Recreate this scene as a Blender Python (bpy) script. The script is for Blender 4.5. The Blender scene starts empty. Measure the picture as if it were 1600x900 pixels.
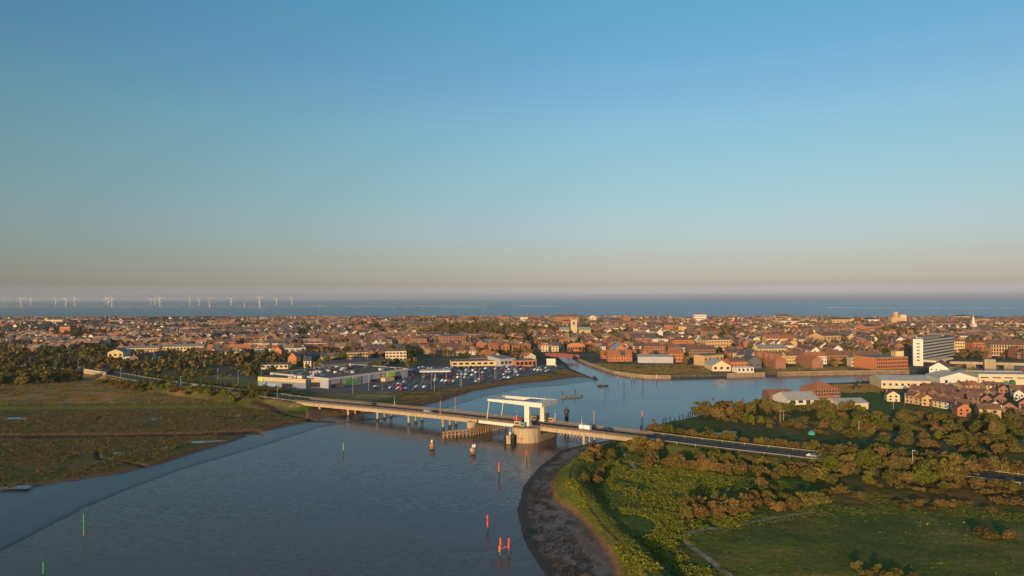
import bpy, bmesh, math, random
import numpy as np
from mathutils import Vector, Matrix, noise as mnoise
R = math.radians
rnd = random.Random(7)
nrs = np.random.RandomState(11)
S = bpy.context.scene
COL = S.collection

# ------------------------------------------------------------------ camera
H = 60.0
F = 1067.0
cam_d = bpy.data.cameras.new('camera')
cam_d.sensor_width = 36.0
cam_d.lens = 36.0 * F / 1600.0
cam_d.clip_start = 1.0
cam_d.clip_end = 120000.0
cam = bpy.data.objects.new('camera', cam_d)
COL.objects.link(cam)
PITCH = math.degrees(math.atan(15.5 / F))
ROLL = -0.14
cam.matrix_world = Matrix.Translation((0, 0, H)) @ Matrix.Rotation(R(90 + PITCH), 4, 'X') @ Matrix.Rotation(R(ROLL), 4, 'Z')
S.camera = cam
CM = cam.matrix_world.copy()

# ------------------------------------------------------------------ sky and sun
SUN_EL = 8.5
SUN_TRAVEL = 24.0          # light travels this many degrees to the right of the view direction
w = bpy.data.worlds.new('World'); S.world = w; w.use_nodes = True
nt = w.node_tree; nt.nodes.clear()
wo = nt.nodes.new('ShaderNodeOutputWorld'); bg = nt.nodes.new('ShaderNodeBackground')
sky = nt.nodes.new('ShaderNodeTexSky'); sky.sky_type = 'NISHITA'; sky.sun_disc = False
sky.sun_elevation = R(SUN_EL)
# direction towards the sun
sdir = Vector((-math.sin(R(SUN_TRAVEL)) * math.cos(R(SUN_EL)), -math.cos(R(SUN_TRAVEL)) * math.cos(R(SUN_EL)), math.sin(R(SUN_EL))))
sky.sun_rotation = math.atan2(sdir.x, sdir.y)
sky.altitude = 0.0
sky.air_density = 1.0; sky.dust_density = 2.0; sky.ozone_density = 2.0
bg.inputs['Strength'].default_value = 0.15
hs = nt.nodes.new('ShaderNodeHueSaturation'); hs.inputs['Saturation'].default_value = 1.0
mx = nt.nodes.new('ShaderNodeMix'); mx.data_type = 'RGBA'; mx.blend_type = 'MULTIPLY'; mx.inputs[0].default_value = 1.0
mx.inputs[7].default_value = (1, 1, 1, 1)
nt.links.new(sky.outputs[0], hs.inputs['Color']); nt.links.new(hs.outputs[0], mx.inputs[6]); nt.links.new(mx.outputs[2], bg.inputs['Color'])
# clear evening air: the anti-solar sky measured at a few heights
tcw = nt.nodes.new('ShaderNodeTexCoord'); spw = nt.nodes.new('ShaderNodeSeparateXYZ'); nt.links.new(tcw.outputs['Generated'], spw.inputs[0])
rmp = nt.nodes.new('ShaderNodeValToRGB'); nt.links.new(spw.outputs['Z'], rmp.inputs['Fac'])
SKYTINT = [(0.0, (2.512, 2.409, 3.964)), (0.007, (2.512, 2.409, 3.964)), (0.0192, (1.426, 1.338, 1.948)), (0.0379, (1.041, 0.954, 1.294)), (0.0566, (0.901, 0.81, 1.004)), (0.0752, (0.831, 0.766, 0.902)), (0.0984, (0.789, 0.758, 0.823)), (0.126, (0.759, 0.766, 0.79)), (0.1533, (0.745, 0.784, 0.776)), (0.198, (0.748, 0.821, 0.786)), (0.2415, (0.72, 0.86, 0.826)), (0.2753, (0.671, 0.851, 0.849)), (0.3241, (0.59, 0.853, 0.896)), (0.3552, (0.564, 0.874, 0.912)), (0.3963, (0.521, 0.916, 0.936)), (0.8, (0.417, 0.733, 0.749))]
for i_, (p_, c_) in enumerate(SKYTINT):
    e_ = rmp.color_ramp.elements[i_] if i_ < 2 else rmp.color_ramp.elements.new(p_)
    e_.position = p_; e_.color = (*c_, 1)
azr = nt.nodes.new('ShaderNodeMapRange'); azr.inputs[1].default_value = -0.65; azr.inputs[2].default_value = 0.15; azr.inputs[3].default_value = 0.74; azr.inputs[4].default_value = 1.0
nt.links.new(spw.outputs['X'], azr.inputs[0])
azc = nt.nodes.new('ShaderNodeCombineXYZ'); nt.links.new(azr.outputs[0], azc.inputs[0])
azp = nt.nodes.new('ShaderNodeMath'); azp.operation = 'POWER'; azp.inputs[1].default_value = 0.6; nt.links.new(azr.outputs[0], azp.inputs[0]); nt.links.new(azp.outputs[0], azc.inputs[1]); nt.links.new(azp.outputs[0], azc.inputs[2])
azm = nt.nodes.new('ShaderNodeVectorMath'); azm.operation = 'MULTIPLY'; nt.links.new(rmp.outputs[0], azm.inputs[0]); nt.links.new(azc.outputs[0], azm.inputs[1])
nt.links.new(azm.outputs[0], mx.inputs[7])
nt.links.new(bg.outputs[0], wo.inputs['Surface'])
sun_d = bpy.data.lights.new('sun', 'SUN'); sun_d.energy = 3.3; sun_d.angle = R(0.5); sun_d.color = (1.0, 0.63, 0.34)
sun = bpy.data.objects.new('sun', sun_d); COL.objects.link(sun)
sun.rotation_euler = sdir.to_track_quat('Z', 'Y').to_euler()
S.view_settings.view_transform = 'Standard'; S.view_settings.look = 'None'
S.view_settings.exposure = 0.5; S.view_settings.gamma = 1.0; S.view_settings.use_curve_mapping = False
S.render.engine = 'CYCLES'
S.cycles.use_denoising = True
S.cycles.max_bounces = 6; S.cycles.diffuse_bounces = 2; S.cycles.glossy_bounces = 3; S.cycles.transmission_bounces = 2
S.cycles.volume_bounces = 0; S.cycles.transparent_max_bounces = 6

# ------------------------------------------------------------------ helpers
def ray(px, py):
    d = CM.to_3x3() @ Vector(((px - 800) / F, -(py - 450) / F, -1.0))
    return d
def P(px, py, z=0.0):
    """pixel of the photograph -> point on the level z"""
    d = ray(px, py)
    t = (z - H) / d.z
    return Vector((d.x * t, d.y * t, z))
def to_px(x, y, z):
    v = CM.inverted() @ Vector((x, y, z))
    return 800 - v.x / v.z * F, 450 + v.y / v.z * F

_mats = {}
def mat(name, color, rough=0.8, var=0.25, scale=0.5, bump=0.0, metal=0.0, spec=0.3, color2=None, objvar=0.0, streak=False):
    if name in _mats: return _mats[name]
    m = bpy.data.materials.new(name); m.use_nodes = True
    n = m.node_tree.nodes; l = m.node_tree.links
    b = n['Principled BSDF']
    b.inputs['Roughness'].default_value = rough; b.inputs['Metallic'].default_value = metal
    b.inputs['Specular IOR Level'].default_value = spec
    tc = n.new('ShaderNodeNewGeometry')
    ns = n.new('ShaderNodeTexNoise'); ns.inputs['Scale'].default_value = scale; ns.inputs['Detail'].default_value = 6
    if streak:
        mpp = n.new('ShaderNodeMapping'); mpp.inputs['Scale'].default_value = (1.6, 1.6, 0.12); l.new(tc.outputs['Position'], mpp.inputs[0]); l.new(mpp.outputs[0], ns.inputs['Vector'])
    else: l.new(tc.outputs['Position'], ns.inputs['Vector'])
    cr = n.new('ShaderNodeValToRGB')
    c2 = color2 or tuple(c * (1 - var) for c in color)
    c1 = color if color2 else tuple(min(1, c * (1 + var)) for c in color)
    cr.color_ramp.elements[0].position = 0.3; cr.color_ramp.elements[0].color = (*c2, 1)
    cr.color_ramp.elements[1].position = 0.7; cr.color_ramp.elements[1].color = (*c1, 1)
    l.new(ns.outputs['Fac'], cr.inputs['Fac'])
    out = cr.outputs[0]
    if objvar > 0:
        oi = n.new('ShaderNodeObjectInfo')
        mr = n.new('ShaderNodeMapRange'); mr.inputs[3].default_value = 1 - objvar; mr.inputs[4].default_value = 1 + objvar
        l.new(oi.outputs['Random'], mr.inputs[0])
        h = n.new('ShaderNodeHueSaturation'); l.new(mr.outputs[0], h.inputs['Value'])
        mr2 = n.new('ShaderNodeMapRange'); mr2.inputs[3].default_value = 0.5 - objvar * 0.06; mr2.inputs[4].default_value = 0.5 + objvar * 0.06
        wn = n.new('ShaderNodeTexWhiteNoise'); wn.noise_dimensions = '1D'; l.new(oi.outputs['Random'], wn.inputs['W'])
        l.new(wn.outputs['Value'], mr2.inputs[0]); l.new(mr2.outputs[0], h.inputs['Hue'])
        l.new(out, h.inputs['Color']); out = h.outputs[0]
    l.new(out, b.inputs['Base Color'])
    if bump > 0:
        bp = n.new('ShaderNodeBump'); bp.inputs['Distance'].default_value = bump; bp.inputs['Strength'].default_value = 0.6
        n2 = n.new('ShaderNodeTexNoise'); n2.inputs['Scale'].default_value = scale * 3; n2.inputs['Detail'].default_value = 5
        l.new(tc.outputs['Position'], n2.inputs['Vector']); l.new(n2.outputs['Fac'], bp.inputs['Height'])
        l.new(bp.outputs[0], b.inputs['Normal'])
    _mats[name] = m
    return m

def tag(o, label=None, cat=None, group=None, kind=None):
    if label: o['label'] = label
    if cat: o['category'] = cat
    if group: o['group'] = group
    if kind: o['kind'] = kind
    return o
def empty(name, loc=(0, 0, 0), rz=0.0):
    o = bpy.data.objects.new(name, None); COL.objects.link(o)
    o.location = loc; o.rotation_euler = (0, 0, rz); o.empty_display_size = 0.5
    return o
class MB:
    def __init__(s): s.v = []; s.f = []; s.m = []
    def add(s, vs, fs, m=0):
        k = len(s.v); s.v += [tuple(v) for v in vs]
        s.f += [tuple(i + k for i in f) for f in fs]; s.m += [m] * len(fs)
        return s
    def quad(s, a, b, c, d, m=0): return s.add([a, b, c, d], [(0, 1, 2, 3)], m)
    def box(s, c, sz, rz=0.0, m=0, top=1.0):
        """box with its base centre at c"""
        hx, hy, h = sz[0] / 2, sz[1] / 2, sz[2]
        ca, sa = math.cos(rz), math.sin(rz)
        vs = []
        for z, k in ((0, 1.0), (h, top)):
            for x, y in ((-hx, -hy), (hx, -hy), (hx, hy), (-hx, hy)):
                x *= k; y *= k
                vs.append((c[0] + x * ca - y * sa, c[1] + x * sa + y * ca, c[2] + z))
        return s.add(vs, [(0, 3, 2, 1), (4, 5, 6, 7), (0, 1, 5, 4), (1, 2, 6, 5), (2, 3, 7, 6), (3, 0, 4, 7)], m)
    def bar(s, p, q, wd, th=None, m=0):
        p = Vector(p); q = Vector(q); d = (q - p).normalized(); th = th or wd
        up = Vector((0, 0, 1)) if abs(d.z) < 0.95 else Vector((0, 1, 0))
        sx = d.cross(up).normalized() * (wd / 2); sz = sx.cross(d).normalized() * (th / 2)
        vs = [c + a * sx + b * sz for c in (p, q) for a, b in ((-1, -1), (1, -1), (1, 1), (-1, 1))]
        return s.add(vs, [(0, 1, 2, 3), (7, 6, 5, 4), (0, 4, 5, 1), (1, 5, 6, 2), (2, 6, 7, 3), (3, 7, 4, 0)], m)
    def cyl(s, c, r, h, n=10, r2=None, m=0):
        r2 = r if r2 is None else r2
        vs = []
        for z, rr in ((0, r), (h, r2)):
            for i in range(n):
                a = 2 * math.pi * i / n
                vs.append((c[0] + rr * math.cos(a), c[1] + rr * math.sin(a), c[2] + z))
        fs = [(i, (i + 1) % n, n + (i + 1) % n, n + i) for i in range(n)] + [tuple(range(n - 1, -1, -1)), tuple(range(n, 2 * n))]
        return s.add(vs, fs, m)
    def tube(s, p, q, r, r2=None, n=8, m=0):
        p = Vector(p); q = Vector(q); d = (q - p).normalized(); r2 = r if r2 is None else r2
        up = Vector((0, 0, 1)) if abs(d.z) < 0.9 else Vector((1, 0, 0))
        a1 = d.cross(up).normalized(); a2 = d.cross(a1)
        vs = [c + (a1 * math.cos(2 * math.pi * i / n) + a2 * math.sin(2 * math.pi * i / n)) * rr for c, rr in ((p, r), (q, r2)) for i in range(n)]
        fs = [(i, n + i, n + (i + 1) % n, (i + 1) % n) for i in range(n)] + [tuple(range(n)), tuple(range(2 * n - 1, n - 1, -1))]
        return s.add(vs, fs, m)
    def prism(s, poly, z0, z1, m=0):
        n = len(poly)
        vs = [(p[0], p[1], z0) for p in poly] + [(p[0], p[1], z1) for p in poly]
        fs = [(i, (i + 1) % n, n + (i + 1) % n, n + i) for i in range(n)] + [tuple(range(n - 1, -1, -1)), tuple(range(n, 2 * n))]
        return s.add(vs, fs, m)
    def mesh(s, name, mats):
        me = bpy.data.meshes.new(name); me.from_pydata(s.v, [], s.f)
        for m in (mats if isinstance(mats, (list, tuple)) else [mats]): me.materials.append(m)
        me.polygons.foreach_set('material_index', s.m)
        me.update(); return me
    def build(s, name, mats, parent=None, fixn=False):
        me = s.mesh(name, mats)
        if fixn:
            bm = bmesh.new(); bm.from_mesh(me); bmesh.ops.recalc_face_normals(bm, faces=bm.faces); bm.to_mesh(me); bm.free()
        return link(name, me, parent)
def link(name, me, parent=None, loc=None, rz=None):
    o = bpy.data.objects.new(name, me); COL.objects.link(o)
    if parent: o.parent = parent
    if loc is not None: o.location = loc
    if rz is not None: o.rotation_euler = (0, 0, rz)
    return o
def copy_tree(o, parent=None):
    c = o.copy(); COL.objects.link(c); c.parent = parent
    for ch in list(o.children): copy_tree(ch, c)
    return c

# ------------------------------------------------------------------ terrain
def sdf(poly, X, Y):
    """signed distance, negative inside; poly list of (x, y)"""
    d2 = np.full(X.shape, 1e18); ins = np.zeros(X.shape, bool)
    n = len(poly)
    for i in range(n):
        ax, ay = poly[i]; bx, by = poly[(i + 1) % n]
        ex, ey = bx - ax, by - ay
        L = ex * ex + ey * ey + 1e-9
        t = np.clip(((X - ax) * ex + (Y - ay) * ey) / L, 0, 1)
        d2 = np.minimum(d2, (X - ax - t * ex) ** 2 + (Y - ay - t * ey) ** 2)
        if ay != by:
            c = ((ay > Y) != (by > Y)) & (X < (bx - ax) * (Y - ay) / (by - ay) + ax)
            ins ^= c
    return np.where(ins, -1, 1) * np.sqrt(d2)
def pl_dist(pts, X, Y):
    """distance to polyline and interpolated third coordinate"""
    best = np.full(X.shape, 1e18); val = np.zeros(X.shape); side = np.zeros(X.shape)
    for i in range(len(pts) - 1):
        a, b = pts[i], pts[i + 1]
        ex, ey = b[0] - a[0], b[1] - a[1]
        t = np.clip(((X - a[0]) * ex + (Y - a[1]) * ey) / (ex * ex + ey * ey + 1e-9), 0, 1)
        d = (X - a[0] - t * ex) ** 2 + (Y - a[1] - t * ey) ** 2
        k = d < best
        best = np.where(k, d, best); val = np.where(k, a[2] + (b[2] - a[2]) * t if len(a) > 2 else 0, val)
    return np.sqrt(best), val
def PX(lst, z=0.0): return [tuple(P(x, y, z)[:2]) for x, y in lst]
def smooth(a, b, x):
    t = np.clip((x - a) / (b - a), 0, 1); return t * t * (3 - 2 * t)
def vnoise(X, Y, sc, seed=0):
    """cheap value noise"""
    r = np.random.RandomState(seed); T = r.rand(256, 256)
    x = X / sc; y = Y / sc
    xi = np.floor(x).astype(int); yi = np.floor(y).astype(int); fx = x - xi; fy = y - yi
    fx = fx * fx * (3 - 2 * fx); fy = fy * fy * (3 - 2 * fy)
    g = lambda i, j: T[i & 255, j & 255]
    return (g(xi, yi) * (1 - fx) + g(xi + 1, yi) * fx) * (1 - fy) + (g(xi, yi + 1) * (1 - fx) + g(xi + 1, yi + 1) * fx) * fy
def fbm(X, Y, sc, seed=0, o=4):
    s = 0; a = 1; t = 0
    for k in range(o):
        s = s + a * vnoise(X + 37 * k, Y + 91 * k, sc / 2 ** k, seed + k); t += a; a *= 0.55
    return s / t

W_R = [(849, 895), (824, 856), (814, 830), (808, 797), (817, 760), (840, 732), (875, 704), (903, 697), (950, 688), (1000, 673), (1036, 663)]
W_FAR = [(1080, 655), (1100, 648), (1150, 636), (1200, 625), (1260, 614), (1280, 602), (1376, 599), (1450, 597), (1528, 590), (1600, 588), (1750, 586),
         (1750, 568), (1592, 570), (1510, 570), (1490, 577), (1450, 583), (1420, 584), (1350, 585), (1280, 586), (1193, 588), (1136, 590), (1048, 592), (1000, 590), (960, 585), (920, 571), (900, 562),
         (880, 556), (868, 556), (885, 570), (890, 576), (916, 587), (936, 594)]
W_L = [(880, 602), (820, 606), (760, 619), (700, 637), (650, 647), (600, 655), (560, 658), (500, 668), (400, 700), (287, 733), (213, 760), (133, 793), (0, 863), (-220, 985)]
SHORE_FAR_L = [(905, 590), (860, 597), (800, 602), (740, 613), (690, 629), (640, 641), (580, 648), (540, 651), (508, 656), (460, 666), (400, 680), (350, 697), (300, 712), (250, 728), (180, 745), (100, 757), (0, 773), (-220, 805)]
SHORE_R = [(945, 874), (922, 839), (894, 809), (866, 790), (856, 775), (855, 757), (873, 732), (905, 709), (957, 692), (1000, 676), (1036, 663)]
end_r = [(200, -100), tuple(P(900, 1080)[:2])]
polyW = PX(W_R + W_FAR + W_L) + [(-300, 20), (-200, -100)] + end_r
mudR = PX(W_R) + PX(SHORE_R[::-1]) + [tuple(P(990, 990)[:2]), tuple(P(1090, 1200)[:2]), tuple(P(900, 1080)[:2])]
mudL = PX([(936, 594)] + W_L) + [(-300, 20), (-420, 60)] + PX(SHORE_FAR_L[::-1])

# bridge axis: O is the near foot of the lifting towers' pier, u along the deck, v across it
BO = Vector((11.0, 286.5, 0)); BU = Vector((0.847, -0.531, 0)).normalized(); BV = Vector((-BU.y, BU.x, 0)); BW = 11.5
def deckz(s_): return float(np.interp(s_, [-151, -90, -50, 0, 47], [4.7, 5.7, 6.1, 6.1, 5.8]))
def B(s_, v_, z_): return BO + BU * s_ + BV * v_ + Vector((0, 0, z_))
ROAD_L = [B(-149, BW / 2, deckz(-151)), P(400, 616, 6.0), P(320, 607, 5.8), P(240, 597, 5.5), P(166, 583, 5.0), P(125, 577, 4.5), P(60, 572, 3.2), P(-150, 560, 2.6)]
ROAD_R = [B(45, BW / 2, deckz(47)), P(1120, 696, 4.9), P(1280, 714, 4.2), P(1380, 726, 4.0), P(1500, 739, 3.6), P(1600, 751, 3.4), P(1800, 778, 3.2)]
LEVEE_R = [P(x, y, 4.6) for x, y in [(965, 693), (925, 706), (900, 718), (887, 737), (889, 757), (907, 783), (937, 821), (977, 858), (1011, 898), (1060, 960), (1130, 1080)]]
LEVEE_L = [P(x, y, 2.8) for x, y in [(-300, 640), (0, 634), (130, 632), (300, 631), (400, 630)]]
CREEK = [P(x, y, 0.5) for x, y in [(-250, 688), (0, 684), (150, 683), (300, 681), (390, 677), (400, 682)]]
CREEK2 = [P(x, y, 0.6) for x, y in [(395, 637), (425, 641), (450, 650), (480, 657), (520, 660)]]
CREEKS = [[P(x, y, 0.6) for x, y in c] for c in ([(150, 706), (155, 719), (180, 722), (225, 730)], [(152, 658), (160, 653)], [(70, 707), (120, 713)], [(95, 656), (112, 659)], [(325, 641), (345, 645)], [(560, 640), (600, 644), (640, 640)])]
RIVER_SLOPE = None

def raw_height(X, Y):
    dW = sdf(polyW, X, Y)
    dmR = sdf(mudR, X, Y); dmL = sdf(mudL, X, Y)
    dN = np.minimum(np.minimum(dW, dmR), dmL)
    n1 = fbm(X, Y, 9, 3); n2 = fbm(X, Y, 2.5, 9, 3)
    # mud / bed
    h = np.where(dW < 0, np.maximum(dW * 0.18, -2.5), 0.14 * smooth(0, 1.2, dW) + dW * 0.035 + (n1 - 0.5) * 0.10)
    h = np.minimum(h, 0.75)
    # what the land wants to be
    marsh = smooth(0, 40, -X - 60 + (330 - Y) * 0) * (Y < 460)
    px = 800 + X / np.maximum(Y, 1) * F; py = 465.5 + (H - 1.5) / np.maximum(Y, 1) * F
    is_marsh = (px < 480) & (py > 633) & (X < 0)
    land = np.full(X.shape, 2.3)
    land = np.where(is_marsh, 1.25 + (n1 - 0.5) * 0.35 + (n2 - 0.5) * 0.15, land)
    right = (X > 0) & (Y < 460)
    land = np.where(right, 2.1 + (n1 - 0.5) * 0.5 + (n2 - 0.5) * 0.12 + (fbm(X, Y, 60, 5, 2) - 0.5) * 1.2, land)
    rise = np.where(is_marsh, smooth(0, 2.0, dN), np.where(right, smooth(0, 6, dN), smooth(0, 7, dN)))
    town_quay = (X > 60) & (Y > 470)
    rise = np.where(town_quay, smooth(0.2, 0.9, dN), rise)
    h = h + (land - h) * rise
    # levee banks
    d, v = pl_dist(LEVEE_R, X, Y)
    prof = np.clip(1.15 - np.maximum(d - 0.8, 0) / 9.0, 0, 1)
    h = np.maximum(h, np.where(dN > 0.0, 0.6 + (3.9 + (n2 - .5) * .5) * smooth(0, 1, prof) * smooth(0, 8.5, dN), -9))
    d, v = pl_dist(LEVEE_L, X, Y)
    h = np.maximum(h, 2.8 - np.maximum(d - 1.5, 0) / 3.0)
    # creeks
    for c, wd, dp in [(CREEK, 5.0, 1.5), (CREEK2, 1.8, 1.2)] + [(c, 0.9, 0.9) for c in CREEKS]:
        d, v = pl_dist(c, X, Y)
        h = h - dp * (1 - smooth(wd * 0.35, wd, d + (n2 - 0.5) * 0.6)) * (h > 0)
    # causeways under the main road
    for rd in (ROAD_L, ROAD_R):
        d, v = pl_dist([tuple(p) for p in rd], X, Y)
        e = v - 0.35 - np.maximum(d - 6.5, 0) / 2.3 + (n1 - 0.5) * 0.5 * smooth(7, 10, d)
        h = np.maximum(h, e)
    # the coast, slightly nearer on one side
    coast = 1990 - np.clip(X, -200, 1500) * 0.16
    h = np.where(Y > coast - 60, np.minimum(h, (coast - Y) * 0.045), h)
    return h, dW, dN, dmR, dmL, is_marsh, n1, n2

NA, NR = 1000, 760
ang = np.linspace(R(-60), R(60), NA); rr = np.exp(np.linspace(math.log(75), math.log(2700), NR))
A, RR = np.meshgrid(ang, rr)
GX = RR * np.sin(A); GY = RR * np.cos(A)
GH, dW, dN, dmR, dmL, isM, n1, n2 = raw_height(GX, GY)
def ht(x, y):
    a = math.atan2(x, y); r = math.hypot(x, y)
    i = (a - ang[0]) / (ang[1] - ang[0]); j = (math.log(max(r, 76)) - math.log(75)) / (math.log(2700 / 75) / (NR - 1))
    i = min(max(i, 0), NA - 2); j = min(max(j, 0), NR - 2)
    i0, j0 = int(i), int(j); fi, fj = i - i0, j - j0
    g = GH
    return float((g[j0, i0] * (1 - fi) + g[j0, i0 + 1] * fi) * (1 - fj) + (g[j0 + 1, i0] * (1 - fi) + g[j0 + 1, i0 + 1] * fi) * fj)
def dwat(x, y):
    a = math.atan2(x, y); r = math.hypot(x, y)
    i = int(min(max((a - ang[0]) / (ang[1] - ang[0]), 0), NA - 1)); j = int(min(max((math.log(max(r, 76)) - math.log(75)) / (math.log(2700 / 75) / (NR - 1)), 0), NR - 1))
    return float(dN[j, i])
def PG(px, py):
    """pixel -> point on the ground"""
    z = 2.0
    for _ in range(5):
        p = P(px, py, z); z = ht(p.x, p.y)
    return Vector((p.x, p.y, z))

# ---- ground colours (albedo) by kind of cover
def lerp(c, col, k):
    k = np.clip(k, 0, 1)[..., None]; return c * (1 - k) + np.array(col) * k
pxG = 800 + GX / np.maximum(GY, 1) * F; pyG = 465.5 + (H - np.clip(GH, 0, 6)) / np.maximum(GY, 1) * F
big = fbm(GX, GY, 45, 21, 4); mid = fbm(GX, GY, 12, 31, 4); fin = fbm(GX, GY, 3, 41, 3)
streak = fbm(GX * 0.35 + GY * 0.2, GY * 1.6, 9, 51, 3)
C = np.zeros(GX.shape + (3,)) + np.array((0.10, 0.088, 0.058))            # town gardens and yards
C = lerp(C, (0.12, 0.11, 0.10), smooth(0.5, 0.62, mid) * 0.8)
C = lerp(C, (0.065, 0.085, 0.028), smooth(0.50, 0.60, big))
Rt = (GX > 10) & (GY < 420)
k = Rt.astype(float)
C = lerp(C, (0.062, 0.105, 0.018), k)
C = lerp(C, (0.125, 0.12, 0.026), k * smooth(0.45, 0.7, streak) * 0.75)
C = lerp(C, (0.16, 0.095, 0.035), k * smooth(0.56, 0.72, mid) * 0.5)
def blob(pts, soft=6):
    return 1 - smooth(-soft, soft, sdf(PX(pts, 2.0), GX, GY) + (mid - 0.5) * 22)
C = lerp(C, (0.17, 0.085, 0.028), blob([(1285, 762), (1400, 768), (1500, 740), (1620, 752), (1650, 790), (1500, 795), (1400, 800), (1300, 785)]) * 0.85)
C = lerp(C, (0.055, 0.06, 0.02), blob([(1040, 640), (1300, 640), (1600, 665), (1700, 720), (1500, 722), (1300, 700), (1150, 690)]) * 0.5)
C = lerp(C, (0.15, 0.11, 0.05), blob([(1100, 650), (1300, 650), (1600, 672), (1700, 715), (1500, 705), (1300, 690), (1150, 672)]) * smooth(.5, .62, mid) * .8)
C = lerp(C, (0.12, 0.085, 0.03), blob([(1330, 730), (1650, 735), (1650, 775), (1330, 760)]) * 0.6)
C = lerp(C, (0.24, 0.19, 0.085), blob([(925, 566), (1000, 570), (1100, 568), (1118, 590), (1040, 592), (950, 584)], 4) * (0.6 + .4 * mid))
C = lerp(C, (0.20, 0.15, 0.09), blob([(1118, 574), (1430, 574), (1430, 588), (1118, 590)], 4) * 0.7)
FIELD = [(1080, 838), (1150, 825), (1275, 803), (1420, 800), (1640, 815), (1680, 905), (1155, 905)]
fk = blob(FIELD, 5)
C = lerp(C, (0.135, 0.135, 0.022), fk * .9)
C = lerp(C, (0.21, 0.165, 0.040), fk * smooth(0.46, 0.64, streak) * .8)
C = lerp(C, (0.075, 0.10, 0.018), fk * smooth(0.50, 0.62, big) * .8)
# marsh
k = isM.astype(float)
C = lerp(C, (0.125, 0.098, 0.036), k)
C = lerp(C, (0.085, 0.085, 0.022), k * smooth(0.45, 0.62, big))
C = lerp(C, (0.17, 0.115, 0.055), k * smooth(0.58, 0.68, mid) * 0.6)
C = lerp(C, (0.18, 0.09, 0.05), k * (1 - smooth(2, 9, dN + (fin - .5) * 6)) * 0.8)
# rough ground beyond the left bank
roughL = (GX < -60) & (pyG < 634) & (pyG > 585) & (GY < 620)
k = roughL.astype(float)
C = lerp(C, (0.10, 0.095, 0.03), k * 0.9)
C = lerp(C, (0.16, 0.14, 0.05), k * smooth(0.4, 0.55, big))
C = lerp(C, (0.42, 0.19, 0.04), k * smooth(0.48, 0.58, mid) * smooth(330, 200, pxG) * smooth(634, 628, pyG))
C = lerp(C, (0.40, 0.29, 0.17), k * smooth(0.56, 0.66, streak) * 0.7)
d, v = pl_dist(LEVEE_L, GX, GY); C = lerp(C, (0.085, 0.095, 0.020), (1 - smooth(4, 8, d)) * (GX < -20))
# shore of the supermarket side: green crest then brown slope
k = ((GX > -150) & (GX < 60) & (GY > 330) & (GY < 560)).astype(float)
C = lerp(C, (0.075, 0.10, 0.02), k * (1 - smooth(26, 34, dN)))
C = lerp(C, (0.17, 0.10, 0.05), k * (1 - smooth(12, 20, dN + (mid - .5) * 8)))
# river bank rims on the park side
k = ((GX > 5) & (GY < 300)).astype(float)
C = lerp(C, (0.12, 0.125, 0.015), k * (1 - smooth(7, 16, dN)) * 0.8)
C = lerp(C, (0.24, 0.13, 0.055), k * (1 - smooth(1.6, 3.0, dN + (fin - .5) * 1.5)))
# mud flats
wet = (1 - smooth(-0.5, 1.5, dN))
C = lerp(C, (0.052, 0.047, 0.050), wet)
C = lerp(C, (0.16, 0.125, 0.115), wet * (dmR < 3))
C = lerp(C, (0.04, 0.034, 0.034), wet * (1 - smooth(1.5, 4.0, dW + (fin - .5) * 2)))
rocky = wet * (1 - smooth(-3, 3, dmR)) * smooth(0.47, 0.60, fbm(GX, GY, 4, 77, 4)) * smooth(0.5, 3.5, dW)
C = lerp(C, (0.055, 0.042, 0.036), rocky * .75)
C = lerp(C, (0.16, 0.085, 0.05), wet * (1 - smooth(-2, 2, dmR)) * smooth(9, 17, dW) * smooth(0.4, 0.6, mid))
d, v = pl_dist(CREEK, GX, GY); C = lerp(C, (0.16, 0.10, 0.05), (1 - smooth(5, 8, d)) * (GX < 0) * .8); C = lerp(C, (0.022, 0.018, 0.018), 1 - smooth(3.0, 4.8, d))
d, v = pl_dist(CREEK2, GX, GY); C = lerp(C, (0.04, 0.03, 0.026), 1 - smooth(1.2, 2.2, d))
GH = GH + rocky * (fin - 0.3) * 0.5 + ((fbm(GX, GY, 1.6, 88, 2) - 0.5) * 0.45 * smooth(0.8, 2.5, GH) * (GY < 430) * (1 - .75 * fk))
# beach
coast = 1990 - np.clip(GX, -200, 1500) * 0.16
C = lerp(C, (0.30, 0.20, 0.12), smooth(-75, -60, GY - coast))
WET = wet * (1 - rocky) * (0.35 + 0.65 * (dmL < 2))
GH = np.where(RR >= rr[-1] * 0.999, -3, GH)

verts = np.stack([GX, GY, GH], -1).reshape(-1, 3).astype(np.float32)
ii, jj = np.meshgrid(np.arange(NA - 1), np.arange(NR - 1))
b0 = (jj * NA + ii).ravel()
quads = np.stack([b0, b0 + 1, b0 + 1 + NA, b0 + NA], -1).astype(np.int32)
keep = ~((GH[:-1, :-1] < -2.2) & (GH[1:, 1:] < -2.2)).ravel()
quads = quads[keep]
me = bpy.data.meshes.new('ground')
me.vertices.add(len(verts)); me.vertices.foreach_set('co', verts.ravel())
me.loops.add(quads.size); me.loops.foreach_set('vertex_index', quads.ravel())
me.polygons.add(len(quads)); me.polygons.foreach_set('loop_start', np.arange(0, quads.size, 4, dtype=np.int32))
me.polygons.foreach_set('use_smooth', np.ones(len(quads), bool))
me.update(calc_edges=True)
at = me.color_attributes.new('cover', 'FLOAT_COLOR', 'POINT')
at.data.foreach_set('color', np.concatenate([C, np.clip(WET, 0, 1)[..., None]], -1).reshape(-1).astype(np.float32))
gm = bpy.data.materials.new('ground_cover'); gm.use_nodes = True
n = gm.node_tree.nodes; l = gm.node_tree.links; b = n['Principled BSDF']
va = n.new('ShaderNodeAttribute'); va.attribute_name = 'cover'
geo = n.new('ShaderNodeNewGeometry')
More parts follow.
